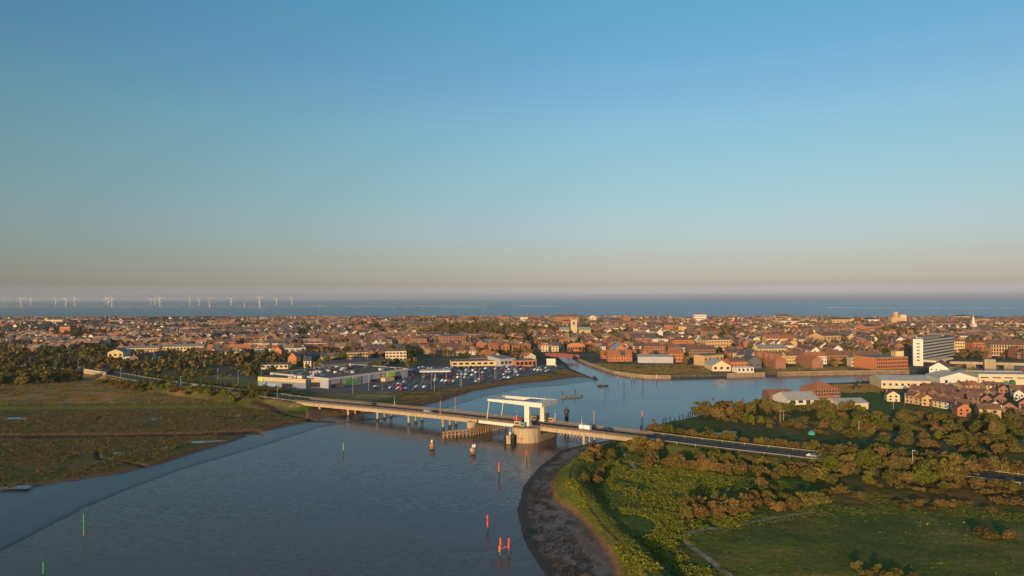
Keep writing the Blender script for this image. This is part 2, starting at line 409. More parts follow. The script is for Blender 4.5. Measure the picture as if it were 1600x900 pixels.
ns = n.new('ShaderNodeTexNoise'); ns.inputs['Scale'].default_value = 0.9; ns.inputs['Detail'].default_value = 8; ns.inputs['Roughness'].default_value = 0.7
l.new(geo.outputs['Position'], ns.inputs['Vector'])
mr = n.new('ShaderNodeMapRange'); mr.inputs[1].default_value = 0.3; mr.inputs[2].default_value = 0.7; mr.inputs[3].default_value = 0.55; mr.inputs[4].default_value = 1.45
l.new(ns.outputs['Fac'], mr.inputs[0])
vm = n.new('ShaderNodeVectorMath'); vm.operation = 'SCALE'; l.new(va.outputs['Color'], vm.inputs[0]); l.new(mr.outputs[0], vm.inputs['Scale'])
l.new(vm.outputs[0], b.inputs['Base Color'])
mr2 = n.new('ShaderNodeMapRange'); mr2.inputs[3].default_value = 0.9; mr2.inputs[4].default_value = 0.3
l.new(va.outputs['Alpha'], mr2.inputs[0]); l.new(mr2.outputs[0], b.inputs['Roughness'])
mr3 = n.new('ShaderNodeMapRange'); mr3.inputs[3].default_value = 0.1; mr3.inputs[4].default_value = 0.6
l.new(va.outputs['Alpha'], mr3.inputs[0]); l.new(mr3.outputs[0], b.inputs['Specular IOR Level'])
bp = n.new('ShaderNodeBump'); bp.inputs['Distance'].default_value = 0.35
mr4 = n.new('ShaderNodeMapRange'); mr4.inputs[3].default_value = 0.7; mr4.inputs[4].default_value = 0.06
l.new(va.outputs['Alpha'], mr4.inputs[0]); l.new(mr4.outputs[0], bp.inputs['Strength'])
l.new(ns.outputs['Fac'], bp.inputs['Height']); l.new(bp.outputs[0], b.inputs['Normal'])
me.materials.append(gm)
ground = bpy.data.objects.new('ground', me); COL.objects.link(ground); tag(ground, kind='structure')

# ------------------------------------------------------------------ water to the horizon
wm = bpy.data.materials.new('water'); wm.use_nodes = True
n = wm.node_tree.nodes; l = wm.node_tree.links; b = n['Principled BSDF']
b.inputs['Roughness'].default_value = 0.2; b.inputs['IOR'].default_value = 1.33
geo = n.new('ShaderNodeNewGeometry')
sep = n.new('ShaderNodeSeparateXYZ'); l.new(geo.outputs['Position'], sep.inputs[0])
# silt brown river, green grey sea
mrc = n.new('ShaderNodeMapRange'); mrc.inputs[1].default_value = 1300; mrc.inputs[2].default_value = 2100; l.new(sep.outputs['Y'], mrc.inputs[0])
mp = n.new('ShaderNodeMapping'); mp.inputs['Scale'].default_value = (0.008, 0.035, 1); mp.inputs['Rotation'].default_value = (0, 0, -0.5); l.new(geo.outputs['Position'], mp.inputs[0])
nb = n.new('ShaderNodeTexNoise'); nb.inputs['Scale'].default_value = 1; nb.inputs['Detail'].default_value = 5; l.new(mp.outputs[0], nb.inputs['Vector'])
cm = n.new('ShaderNodeMix'); cm.data_type = 'RGBA'; cm.inputs[6].default_value = (0.072, 0.057, 0.055, 1); cm.inputs[7].default_value = (0.030, 0.034, 0.045, 1)
l.new(mrc.outputs[0], cm.inputs[0])
# blue sky reflection painted into the base colour above the bridge, silt below
mrb = n.new('ShaderNodeMapRange'); mrb.inputs[1].default_value = 290; mrb.inputs[2].default_value = 370; l.new(sep.outputs['Y'], mrb.inputs[0])
cb = n.new('ShaderNodeMix'); cb.data_type = 'RGBA'; cb.inputs[6].default_value = (0.092, 0.068, 0.062, 1); cb.inputs[7].default_value = (0.060, 0.105, 0.150, 1)
l.new(mrb.outputs[0], cb.inputs[0]); l.new(cb.outputs[2], cm.inputs[6])
l.new(cm.outputs[2], b.inputs['Base Color'])
# wind-ruffled patches and calmer streaks
mrs = n.new('ShaderNodeMapRange'); mrs.inputs[1].default_value = 0.4; mrs.inputs[2].default_value = 0.62; mrs.inputs[3].default_value = 0.18; mrs.inputs[4].default_value = 1.15
l.new(nb.outputs['Fac'], mrs.inputs[0])
def wave(sc, k0, k1, rot):
    m1 = n.new('ShaderNodeMapping'); m1.inputs['Scale'].default_value = sc; m1.inputs['Rotation'].default_value = (0, 0, rot); l.new(geo.outputs['Position'], m1.inputs[0])
    w1 = n.new('ShaderNodeTexNoise'); w1.inputs['Scale'].default_value = 1.0; w1.inputs['Detail'].default_value = 3; w1.inputs['Roughness'].default_value = 0.6; l.new(m1.outputs[0], w1.inputs['Vector'])
    sb = n.new('ShaderNodeVectorMath'); sb.operation = 'SUBTRACT'; sb.inputs[1].default_value = (0.5, 0.5, 0.5); l.new(w1.outputs['Color'], sb.inputs[0])
    ml = n.new('ShaderNodeVectorMath'); ml.operation = 'MULTIPLY'; ml.inputs[1].default_value = (k0, k1, 0.0); l.new(sb.outputs[0], ml.inputs[0])
    return ml.outputs[0]
wa = wave((0.55, 1.3, 1), 0.14, 0.30, 0.15); wb = wave((1.9, 3.3, 1), 0.12, 0.22, -0.3)
ad = n.new('ShaderNodeVectorMath'); l.new(wa, ad.inputs[0]); l.new(wb, ad.inputs[1])
# waves are bigger on the open sea
mrw = n.new('ShaderNodeMapRange'); mrw.inputs[1].default_value = 900; mrw.inputs[2].default_value = 2200; mrw.inputs[3].default_value = 1.0; mrw.inputs[4].default_value = 10.0; l.new(sep.outputs['Y'], mrw.inputs[0])
# the sheltered reach above the bridge is calmer
mrq = n.new('ShaderNodeMapRange'); mrq.inputs[1].default_value = 270; mrq.inputs[2].default_value = 360; mrq.inputs[3].default_value = 1.0; mrq.inputs[4].default_value = 0.32; l.new(sep.outputs['Y'], mrq.inputs[0])
mq = n.new('ShaderNodeMath'); mq.operation = 'MULTIPLY'; l.new(mrw.outputs[0], mq.inputs[0]); l.new(mrq.outputs[0], mq.inputs[1])
mm = n.new('ShaderNodeMath'); mm.operation = 'MULTIPLY'; l.new(mq.outputs[0], mm.inputs[0]); l.new(mrs.outputs[0], mm.inputs[1])
scl = n.new('ShaderNodeVectorMath'); scl.operation = 'SCALE'; l.new(ad.outputs[0], scl.inputs[0]); l.new(mm.outputs[0], scl.inputs['Scale'])
up = n.new('ShaderNodeVectorMath'); l.new(scl.outputs[0], up.inputs[0])
# the faces of the waves one sees rolling in lean a little towards the land
lean = n.new('ShaderNodeCombineXYZ'); lean.inputs['Z'].default_value = 1.0
mrl = n.new('ShaderNodeMapRange'); mrl.inputs[1].default_value = 800; mrl.inputs[2].default_value = 2000; mrl.inputs[3].default_value = -0.015; mrl.inputs[4].default_value = -0.11; l.new(sep.outputs['Y'], mrl.inputs[0]); l.new(mrl.outputs[0], lean.inputs['Y']); l.new(lean.outputs[0], up.inputs[1])
nn = n.new('ShaderNodeVectorMath'); nn.operation = 'NORMALIZE'; l.new(up.outputs[0], nn.inputs[0]); l.new(nn.outputs[0], b.inputs['Normal'])
mb = MB(); BIG = 32000
mb.quad((-BIG, -400, 0), (BIG, -400, 0), (BIG, BIG, 0), (-BIG, BIG, 0))
tag(mb.build('water', wm), kind='structure')

# ------------------------------------------------------------------ haze
hz = bpy.data.materials.new('haze'); hz.use_nodes = True
n = hz.node_tree.nodes; l = hz.node_tree.links
n.remove(n['Principled BSDF'])
pv = n.new('ShaderNodeVolumePrincipled'); pv.inputs['Density'].default_value = 0.00005; pv.inputs['Color'].default_value = (0.85, 0.9, 1.0, 1)
pv.inputs['Anisotropy'].default_value = 0.2
l.new(pv.outputs[0], n['Material Output'].inputs['Volume'])
mb = MB(); mb.box((0, BIG / 2 - 200, -5), (2 * BIG + 100, BIG + 1000, 125))
tag(mb.build('haze', hz), kind='stuff')

# ------------------------------------------------------------------ materials
CONC = mat('concrete', (0.47, 0.38, 0.245), 0.85, 0.3, 1.0, 0.02, color2=(0.27, 0.20, 0.12), streak=True)
CONC_D = mat('stained_concrete', (0.26, 0.19, 0.12), 0.9, 0.3, 0.8, 0.03)
WHITEP = mat('white_paint', (0.74, 0.70, 0.62), 0.5, 0.3, 0.8, color2=(0.58, 0.52, 0.42), streak=True)
WHITEG = mat('pale_steel', (0.60, 0.57, 0.50), 0.5, 0.12, 0.7)
ASPH = mat('asphalt', (0.055, 0.055, 0.062), 0.9, 0.2, 0.4)
PAINT = mat('road_paint', (0.42, 0.42, 0.40), 0.7, 0.1, 3)
PAVE = mat('pavement', (0.24, 0.20, 0.17), 0.9, 0.15, 0.7)
RAIL = mat('railing_steel', (0.20, 0.15, 0.11), 0.6, 0.2, 1)
GALV = mat('galvanised_steel', (0.50, 0.49, 0.46), 0.45, 0.1, 1, metal=0.2)
TIMB = mat('wet_timber', (0.15, 0.085, 0.05), 0.8, 0.4, 1.5, 0.05)
TIMBD = mat('dark_timber', (0.035, 0.028, 0.024), 0.8, 0.4, 1.5)
RED = mat('red_paint', (0.50, 0.075, 0.045), 0.5, 0.15, 2)
GREEN = mat('green_paint', (0.035, 0.27, 0.075), 0.5, 0.15, 2)
PGREEN = mat('pale_green_paint', (0.22, 0.42, 0.10), 0.5, 0.15, 2)
WEED = mat('weed_line', (0.045, 0.04, 0.02), 0.7, 0.3, 3)
GLASS = mat('dark_glass', (0.03, 0.035, 0.045), 0.12, 0.1, 1, spec=0.6)
DARK = mat('dark_metal', (0.04, 0.042, 0.05), 0.5, 0.2, 1)
BLUEG = mat('blue_grey_metal', (0.18, 0.23, 0.30), 0.5, 0.1, 1)
STONE = mat('quay_stone', (0.21, 0.15, 0.09), 0.9, 0.35, 0.3, 0.05)
DIRT = mat('path_dirt', (0.26, 0.20, 0.14), 0.95, 0.25, 0.4, 0.04)
SAND = mat('pale_sand', (0.55, 0.43, 0.36), 0.9, 0.15, 0.005)
SURF = mat('surf_foam', (0.75, 0.68, 0.66), 0.9, 0.2, 0.01)

def resample(pts, step):
    out = []
    for a, b in zip(pts[:-1], pts[1:]):
        k = max(1, int((b - a).length / step))
        for i in range(k): out.append(a.lerp(b, i / k))
    out.append(pts[-1]); return out
def smooth_line(pts, it=2):
    for _ in range(it):
        q = [pts[0]]
        for a, b in zip(pts[:-1], pts[1:]): q += [a.lerp(b, 0.25), a.lerp(b, 0.75)]
        q.append(pts[-1]); pts = q
    return pts
def normals(pts):
    res = []
    for i, p in enumerate(pts):
        d = pts[min(i + 1, len(pts) - 1)] - pts[max(i - 1, 0)]; d.z = 0; d.normalize()
        res.append(Vector((d.y, -d.x, 0)))
    return res
def ribbon(pts, o0, o1, dz, m=0, mb=None, onground=False):
    mb = mb or MB(); ns = normals(pts); prev = None
    for p, nn_ in zip(pts, ns):
        a = p + nn_ * o0; c = p + nn_ * o1
        if onground: a.z = ht(a.x, a.y); c.z = ht(c.x, c.y)
        a.z += dz; c.z += dz
        if prev: mb.quad(prev[0], a, c, prev[1], m)
        prev = (a, c)
    return mb
def dashes(mb, pts, off, dz, on, gap, wd):
    ns = normals(pts); s_ = 0; k = 0
    for i in range(len(pts) - 1):
        seg = (pts[i + 1] - pts[i]).length
        if (s_ % (on + gap)) < on:
            a, b = pts[i] + ns[i] * (off - wd / 2), pts[i] + ns[i] * (off + wd / 2)
            c, d = pts[i + 1] + ns[i + 1] * (off + wd / 2), pts[i + 1] + ns[i + 1] * (off - wd / 2)
            for q in (a, b, c, d): q.z += dz
            mb.quad(a, d, c, b)
        s_ += seg
def wall_strip(pts, z0f, z1f, th, mb=None, m=0):
    """upright thick strip along pts, z0f/z1f functions of the point"""
    mb = mb or MB(); ns = normals(pts); rows = []
    for p, q in zip(pts, ns):
        a = p + q * th / 2; c = p - q * th / 2
        rows.append([(a.x, a.y, z0f(p)), (a.x, a.y, z1f(p)), (c.x, c.y, z1f(p)), (c.x, c.y, z0f(p))])
    for r0, r1 in zip(rows[:-1], rows[1:]):
        for k in range(4): mb.quad(r0[k], r1[k], r1[(k + 1) % 4], r0[(k + 1) % 4], m)
    mb.quad(*rows[0]); mb.quad(*rows[-1][::-1])
    return mb

# ------------------------------------------------------------------ main road on its causeways
rl = resample(smooth_line([Vector(p) for p in ROAD_L]), 3.0); rrd = resample(smooth_line([Vector(p) for p in ROAD_R]), 3.0)
for nm, pts in (('road', rl), ('road', rrd)):
    mb = ribbon(pts, -4.9, 4.9, 0.0); o = mb.build(nm, ASPH); tag(o, kind='structure')
    mb = MB(); dashes(mb, resample(pts, 1.5), 0, 0.02, 3, 3, 0.22)
    ribbon(pts, -4.5, -4.38, 0.02, 0, mb); ribbon(pts, 4.38, 4.5, 0.02, 0, mb)
    tag(mb.build('road_markings', PAINT), kind='structure')
    for sgn in (-1, 1):
        mb = ribbon(pts, sgn * 4.9, sgn * 5.05, 0.12); ribbon(pts, sgn * 5.05, sgn * 7.4, 0.12, 0, mb)
        tag(mb.build('verge', mat('verge_grass', (0.13, 0.12, 0.03), 0.95, 0.4, 0.8)), kind='structure')
def guard_rail(pts, side, label, z=0.0):
    root = empty('guard_rail', pts[0]); root.location = (0, 0, 0)
    tag(root, label, 'guard rail')
    ns = normals(pts); off = [p + q * side + Vector((0, 0, z)) for p, q in zip(pts, ns)]
    mb = wall_strip(off, lambda p: p.z + 0.50, lambda p: p.z + 0.78, 0.08); mb.build('rail', mat('rail_steel', (0.22, 0.18, 0.14), 0.5, 0.1, 1), root)
    acc = 0; n_ = 0
    pm = MB(); pm.box((0, 0, -0.3), (0.14, 0.14, 1.1)); pme = pm.mesh('post', GALV)
    for i in range(len(off) - 1):
        acc += (off[i + 1] - off[i]).length
        if acc > 6 and n_ < 90:
            acc = 0; n_ += 1; link('post', pme, root, off[i])
guard_rail(rl, 6.2, 'steel guard rail on the marsh side of the causeway road')
guard_rail(rl, -6.2, 'steel guard rail on the supermarket side of the causeway road')
guard_rail(rrd, 6.2, 'steel guard rail on the park side of the road behind the bushes')
guard_rail(rrd, -6.2, 'steel guard rail on the river side of the road past the bridge')
# minor roads and paths
def path(name, px, wd, m, dz=0.07, step=2.0):
    pts = resample(smooth_line([PG(x, y) for x, y in px]), step)
    o = ribbon(pts, -wd / 2, wd / 2, dz, onground=True).build(name, m); tag(o, kind='structure'); return o
path('path', [(1145, 905), (1110, 875), (1075, 850), (1068, 838), (1090, 829), (1150, 822), (1205, 809), (1270, 800)], 1.6, DIRT)
path('path', [(962, 692), (972, 706), (984, 722), (998, 738)], 1.3, DIRT)
path('path', [(928, 706), (902, 718), (890, 737), (892, 757), (910, 783), (940, 821), (980, 858), (1014, 898), (1030, 915)], .55, mat('trodden_earth', (.035, .032, .018), .95, .3, 1), .05, 1.2)
path('track', [(-60, 622), (20, 615), (80, 607), (140, 596), (180, 588)], 3.5, mat('track_dirt', (0.20, 0.14, 0.09), 0.95, 0.3, 0.3))
path('track', [(-60, 602), (40, 600), (110, 594), (160, 591)], 2.5, DIRT)
path('track', [(150, 602), (190, 611), (240, 620), (320, 628)], 1.8, DIRT)
path('track', [(1300, 645), (1420, 690), (1530, 703), (1640, 688)], 2.2, mat('dark_track', (0.10, 0.08, 0.06), 0.95, 0.3, 0.3))
path('path', [(1250, 605), (1300, 597), (1340, 596), (1375, 603)], 2.5, mat('sandy_path', (0.32, 0.27, 0.14), 0.95, 0.2, 0.2))
PUD = bpy.data.materials.new('standing_water'); PUD.use_nodes = True
pb = PUD.node_tree.nodes['Principled BSDF']; pb.inputs['Base Color'].default_value = (0.04, 0.045, 0.05, 1); pb.inputs['Roughness'].default_value = 0.04; pb.inputs['Specular IOR Level'].default_value = 0.9
def puddle(px, py, wpx, hpx, rot=0.0):
    c = PG(px, py); sx = wpx / 2 * c.y / F; sy = hpx / 2 * c.y * c.y / (F * 60)
    mb = MB(); vs = []; k = 26; ph = rnd.random() * 9
    zz = max(ht(c.x + sx * math.cos(a) * .95, c.y + sy * math.sin(a) * .95) for a in [i * .7 for i in range(9)]) + 0.02
    for i in range(k):
        a = 2 * math.pi * i / k; r = 1 + 0.28 * math.sin(3 * a + ph) + 0.18 * math.sin(7 * a + ph * 2)
        x, y = sx * r * math.cos(a), sy * r * math.sin(a) + rot * sx * math.cos(a)
        vs.append((c.x + x, c.y + y, zz))
    mb.add(vs, [tuple(range(k))]); tag(mb.build('puddle', PUD), kind='structure')
for a in [(18, 654, 50, 3, 0), (168, 646, 12, 1.6, .1), (240, 655, 9, 1.2, 0), (374, 649, 14, 4, .6), (352, 645, 10, 1.5, 0), (398, 652, 10, 2, -.3), (317, 690, 58, 3.4, .12),
          (257, 700, 14, 2.6, .1), (182, 708, 11, 2.6, 0), (20, 762, 60, 6, .2)]: puddle(*a)

# ------------------------------------------------------------------ lifting road bridge
br = empty('lift_bridge'); tag(br, 'long concrete road bridge with a white lifting portal over the river', 'bridge')
S0, S1 = -150.0, 46.0
def strip_along(sa, sb, va, vb, zl, zh, m, name, n_=24, parent=br, flush=True):
    """box following the deck between two chainages; zl / zh are relative to the road surface"""
    mb = MB(); prev = None
    for i in range(n_ + 1):
        s_ = sa + (sb - sa) * i / n_; z = deckz(s_)
        cur = [B(s_, va, z + zl), B(s_, vb, z + zl), B(s_, vb, z + zh), B(s_, va, z + zh)]
        if prev:
            for k in range(4): mb.quad(prev[k], cur[k], cur[(k + 1) % 4], prev[(k + 1) % 4])
        else: mb.quad(*cur[::-1])
        prev = cur
    mb.quad(*prev)
    return mb.build(name, m, parent, fixn=True)
strip_along(S0, -31.5, -0.2, BW + 0.2, -1.5, -0.03, CONC, 'girder')
strip_along(0.9, S1, -0.2, BW + 0.2, -1.5, -0.03, CONC, 'girder', 8)
strip_along(-30.5, -11.6, -0.25, BW + 0.25, -1.25, -0.03, WHITEP, 'lifting_leaf', 6)
strip_along(S0, S1, 1.6, BW - 1.6, -0.02, 0.0, ASPH, 'carriageway', 30)
for va, vb in ((0.1, 1.6), (BW - 1.6, BW - 0.1)): strip_along(S0, S1, va, vb, -0.02, 0.13, PAVE, 'footway', 30)
mb = MB()
s_ = S0 + 2
while s_ < S1 - 3:
    mb.quad(B(s_, BW / 2 - .1, deckz(s_) + .008), B(s_ + 3, BW / 2 - .1, deckz(s_ + 3) + .008), B(s_ + 3, BW / 2 + .1, deckz(s_ + 3) + .008), B(s_, BW / 2 + .1, deckz(s_) + .008)); s_ += 6
mb.build('centre_line', PAINT, br)
# parapets: rails on posts above a low upstand
for v_ in (0.0, BW):
    for sa, sb in ((S0, -31), (-30.5, -11.6), (0.9, S1)):
        mb = MB(); k = max(4, int((sb - sa) / 2))
        for i in range(k):
            a, c = sa + (sb - sa) * i / k, sa + (sb - sa) * (i + 1) / k
            for hh, th in ((0.24, 0.3), (0.5, 0.1), (0.75, 0.1), (1.05, 0.14)):
                mb.bar(B(a, v_, deckz(a) + hh), B(c, v_, deckz(c) + hh), 0.14, th)
            mb.bar(B(a, v_, deckz(a)), B(a, v_, deckz(a) + 1.1), 0.14)
        mb.build('parapet', RAIL, br)
# columns in rows of three, each row under a crosshead
def column_row(s_, base=-1.6):
    for v_ in (0.9, BW / 2, BW - 0.9):
        mb = MB(); p = B(s_, v_, base); z = deckz(s_) - 1.5
        mb.cyl(p, 0.62, z - base, 12); c = mb.build('column', CONC, br)
        m2 = MB(); m2.cyl(B(s_, v_, -1.0), 0.66, 2.0, 12); m2.build('tide_stain', WEED, c)
    mb = MB(); mb.box(B(s_, BW / 2, deckz(s_) - 1.95), (1.3, BW - 0.6, 0.447), math.atan2(BU.y, BU.x)); mb.build('crosshead', CONC, br)
for s_ in (-132, -111.5, -91.5, -71.5, -51): column_row(s_)
column_row(20.5)
# rest pier with round end
def outline(pts, z0, z1, name, m, flare=0.0, parent=br):
    mb = MB(); n_ = len(pts); cs = sum(p[0] for p in pts) / n_; cv = sum(p[1] for p in pts) / n_
    lv = [[B(cs + (s_ - cs) * (1 + f), cv + (v_ - cv) * (1 + f), z) for s_, v_ in pts] for z, f in ((z0, flare), (z1, 0))]
    mb.add(lv[0] + lv[1], [(i, (i + 1) % n_, n_ + (i + 1) % n_, n_ + i) for i in range(n_)] + [tuple(range(n_ - 1, -1, -1)), tuple(range(n_, 2 * n_))])
    return mb.build(name, m, parent, fixn=True)
rp = [(-34 + 1.9 * math.cos(a), -0.8 + 1.9 * math.sin(a)) for a in [math.pi + math.pi * i / 10 for i in range(11)]] + [(-32.1, BW + 1), (-35.9, BW + 1)]
outline(rp, -1.5, 5.0, 'rest_pier', CONC)
outline([(-34 + 2.3 * math.cos(2 * math.pi * i / 16), -0.3 + 2.3 * math.sin(2 * math.pi * i / 16)) for i in range(16)], 4.2, 5.2, 'pier_cap', CONC)
# main pier, shaped like a hull
mp_ = []
for i in range(13):
    a = math.pi + math.pi * i / 12; mp_.append((-5.3 + 6.3 * math.cos(a), 0 + 6.6 * (abs(math.sin(a)) ** 0.85) * -1))
for i in range(13):
    a = math.pi * i / 12; mp_.append((-5.3 + 6.3 * math.cos(a), BW + 6.8 * abs(math.sin(a)) ** 0.85))
pier = outline(mp_, -1.5, 5.75, 'main_pier', CONC, 0.035)
outline(mp_, -1.4, 0.55, 'tide_stain', CONC_D, 0.055, parent=pier)
mpi = [(-5.3 + (s_ + 5.3) * .93, BW / 2 + (v_ - BW / 2) * .96) for s_, v_ in mp_]
outline(mpi, 5.752, 6.05, 'pier_top_slab', CONC_D, 0, parent=pier)
for s_, v_ in ((-1.1, -3.6), (0.15, -1.5), (0.55, 0.5), (0.75, 2.2), (0.85, 3.6)):
    d = Vector((s_ + 5.3, v_ * 0.55)).normalized(); p = B(s_ + d.x * 0.42, v_ + d.y * 0.35, 3.2)
    mb = MB(); mb.box(p, (0.5, 0.8, 1.1), math.atan2(BU.y, BU.x)); mb.build('slot_window', DARK, pier)
mb = MB(); mb.box(B(-4.6, -6.78, 1.55), (2.6, 0.15, 0.5), math.atan2(BU.y, BU.x) - .05); mb.build('red_plate', RED, pier)
# white lifting portal
SA = -5.4; TOP = 16.1
for v_ in (0.1, BW + 0.5):
    mb = MB(); z0 = 6.05
    mb.box(B(SA + (0.5 if v_ > 1 else 0), v_, z0), (2.3, 1.6, TOP - z0 - 1.0), math.atan2(BU.y, BU.x)); t = mb.build('tower', WHITEP, br)
    m2 = MB(); m2.box(B(SA + (0.5 if v_ > 1 else 0), v_, z0), (2.9, 2.4, 0.9), math.atan2(BU.y, BU.x)); m2.build('tower_foot', WHITEG, t)
    # balance beam, deep over the tower and thin at its tip
    mb = MB(); pr = []
    for s_, zt, dp in ((-25.4, TOP - 0.25, 0.75), (-24.8, TOP - 0.2, 0.95), (-9, TOP, 1.55), (-3.2, TOP, 1.9), (2.0, TOP, 1.9)):
        pr.append([B(s_, v_ - .65, zt - dp), B(s_, v_ + .65, zt - dp), B(s_, v_ + .65, zt), B(s_, v_ - .65, zt)])
    for a, c in zip(pr[:-1], pr[1:]):
        for k in range(4): mb.quad(a[k], c[k], c[(k + 1) % 4], a[(k + 1) % 4])
    mb.quad(*pr[0][::-1]); mb.quad(*pr[-1]); mb.build('balance_beam', WHITEP, br, fixn=True)
    mb = MB(); mb.tube(B(-24.9, v_, TOP - 0.7), B(-26.3, v_, deckz(-26) + 0.1), 0.17); mb.build('hanger', WHITEG, br)
mb = MB(); mb.box(B(-0.1, BW / 2, TOP - 1.8), (4.3, BW - 1.51, 1.78), math.atan2(BU.y, BU.x)); mb.build('counterweight', WHITEP, br)
mb = MB(); mb.box(B(-24.2, BW / 2, TOP - 0.85), (0.7, BW - 1.2, 0.6), math.atan2(BU.y, BU.x)); mb.build('cross_beam', WHITEP, br)
mb = MB(); mb.box(B(-5.4, BW / 2, TOP - 0.55), (9.5, BW - 1.5, 0.3), math.atan2(BU.y, BU.x)); mb.build('roof_deck', mat('portal_deck', (0.30, 0.30, 0.34), 0.6, 0.1, 1), br)
# machinery cabins
def cabin(s_, v_, sx, sy, h, m, name='machinery_cabin', z=6.05):
    mb = MB(); mb.box(B(s_, v_, z), (sx, sy, h), math.atan2(BU.y, BU.x)); c = mb.build(name, m, br)
    m2 = MB(); m2.box(B(s_, v_ - sy / 2 - .03, z + h * .35), (sx * .6, 0.06, h * .35), math.atan2(BU.y, BU.x)); m2.build('louvre', DARK, c)
cabin(-9.0, -1.6, 3.0, 1.6, 1.9, CONC); cabin(-6.0, -2.6, 1.8, 1.2, 1.7, BLUEG); cabin(-9.2, BW + 1.6, 3.2, 1.8, 2.0, CONC_D); cabin(-1.5, BW + 2.0, 4.2, 2.0, 1.8, CONC); cabin(-3.2, BW + 1.2, 1.6, 1.4, 3.6, DARK)
# abutment walls
for sa, sb, dn in ((S0 - 22, S0, 'abutment'), (S1, S1 + 8, 'abutment')):
    mb = MB(); a, c = B(sa, -1.2, 0), B(sb, -1.2, 0)
    vs = [(a.x, a.y, 1.5), (c.x, c.y, .5), (c.x, c.y, deckz(sb) - .4), (a.x, a.y, deckz(sb) - .9 if sa < 0 else deckz(sb) - .6)]
    b2 = [Vector(v) + BV * 1.0 for v in vs]
    mb.add(vs + b2, [(0, 1, 2, 3), (7, 6, 5, 4), (0, 4, 5, 1), (1, 5, 6, 2), (2, 6, 7, 3), (3, 7, 4, 0)]); mb.build(dn, CONC, br, fixn=True)
for sa in (S0, S1):
    mb = MB(); mb.box(B(sa, BW / 2, 0.2), (1.6, BW + 1.0, deckz(sa) - 1.75), math.atan2(BU.y, BU.x)); mb.build('abutment', CONC_D, br)
# barrier masts
def mast(s_, v_, label, h=6.5, m=None):
    r = empty('barrier_mast', B(s_, v_, deckz(s_) + .13)); tag(r, label, 'mast', 'masts along the bridge parapets')
    mb = MB(); mb.tube((0, 0, 0), (0, 0, h), .14, .09); mb.build('pole', m or WHITEG, r)
    mb = MB(); mb.box((0, 0, 0), (.7, .6, 1.1)); mb.build('cabinet', CONC_D, r)
    mb = MB(); mb.box((0, 0, h - 1.6), (.34, .34, .5)); mb.box((0, 0, h - .9), (.34, .34, .5)); mb.build('signal_lamp', RED if m else DARK, r)
REDM = mat('faded_red_paint', (0.50, 0.20, 0.17), 0.6, 0.2, 2)
mast(-52, 0.1, 'red and white barrier mast on the near parapet before the lifting span', 7, REDM)
mast(-52, BW - .1, 'red and white barrier mast on the far parapet before the lifting span', 7, REDM)
mast(20, 0.1, 'barrier mast on the near parapet above the columns past the portal', 6.5, None)
mast(20, BW - .1, 'barrier mast on the far parapet above the columns past the portal', 7.0, REDM)
mast(-10.8, 0.0, 'thin white mast beside the machinery cabin at the portal', 5.5)
mast(1.2, BW + .8, 'thin white mast on the far side of the main pier', 5.5)
mast(-90, BW - .1, 'short lamp mast on the far parapet over the mud bank', 4.5)

# timber fender in front of the rest pier
fe = empty('timber_fender'); tag(fe, 'timber fender jetty of brown piles leading to the bridge opening', 'fender')
fa, fb, fc = P(693, 685, 0), P(735, 681, 0), P(792, 668, 0)
fl = resample([fa, fb, fc], 1.6)
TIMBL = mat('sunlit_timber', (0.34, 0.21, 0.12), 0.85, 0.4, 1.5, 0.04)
pm = MB(); pm.box((0, 0, -1.6), (.5, .5, 4.4)); pme = pm.mesh('pile', TIMBL)
for p in fl: link('pile', pme, fe, p, 0.4)
for z in (2.45, 1.2):
    mb = MB(); wall_strip([p + Vector((.1, -.32, 0)) for p in fl], lambda p: z, lambda p: z + .4, .3, mb); mb.build('waling', TIMBL, fe)
mb = MB()
for p in fl[1:-1:1]: mb.box(p + Vector((0.5, 1.0, 2.86)), (1.7, 1.6, .1), 0.1 if p.x < fb.x else .5)
mb.build('walkway', CONC, fe)
for p in fl[::3]: link('pile', pme, fe, p + Vector((.8, 1.6, 0)), 0.2)
# fender on the far side of the opening
fe2 = empty('timber_fender'); tag(fe2, 'dark timber fender stub on the seaward side of the main pier', 'fender')
for i in range(7): link('pile', pme, fe2, B(2 + i * 1.6, BW + 4, 0))
mb = MB(); mb.bar(B(1.5, BW + 3.7, 2.2), B(12.5, BW + 3.7, 2.2), .3, .5); mb.build('waling', TIMBD, fe2)
# mooring dolphin beside the pier
dp = empty('mooring_dolphin', P(796, 692, 0)); tag(dp, 'cluster of fat timber piles with a pale box on top beside the main pier', 'dolphin')
pm2 = MB(); pm2.cyl((0, 0, -1.6), .45, 4.6, 8); pme2 = pm2.mesh('pile', TIMBD)
for i in range(9):
    a = i * 2 * math.pi / 9; link('pile', pme2, dp, (2.0 * math.cos(a), 2.6 * math.sin(a), 0))
mb = MB(); mb.box((-.4, -2.9, 0.2), (1.7, .5, 3.6)); mb.build('fender_board', CONC, dp)
mb = MB(); mb.box((0, 0, 3.0), (3.6, 4.6, .3)); mb.build('cap', TIMB, dp)
mb = MB(); mb.cyl((.3, 0, 3.3), .5, 1.1, 8); mb.tube((.3, 0, 4.4), (.3, 0, 6.5), .06); mb.build('lamp_post', WHITEG, dp)
d2 = empty('mooring_dolphin', P(885.5, 668, 0)); tag(d2, 'dark ringed dolphin standing just behind the bridge deck', 'dolphin')
mb = MB(); mb.cyl((0, 0, -1.5), 0.9, 8.3, 10); mb.build('column', TIMBD, d2)
mb = MB(); mb.cyl((0, 0, 8.0 - 1.2), 1.2, 1.6, 12); mb.build('ring', DARK, d2)
mb = MB(); mb.cyl((0, 0, 8.4), .5, 1.2, 8, .1); mb.build('cap', DARK, d2)
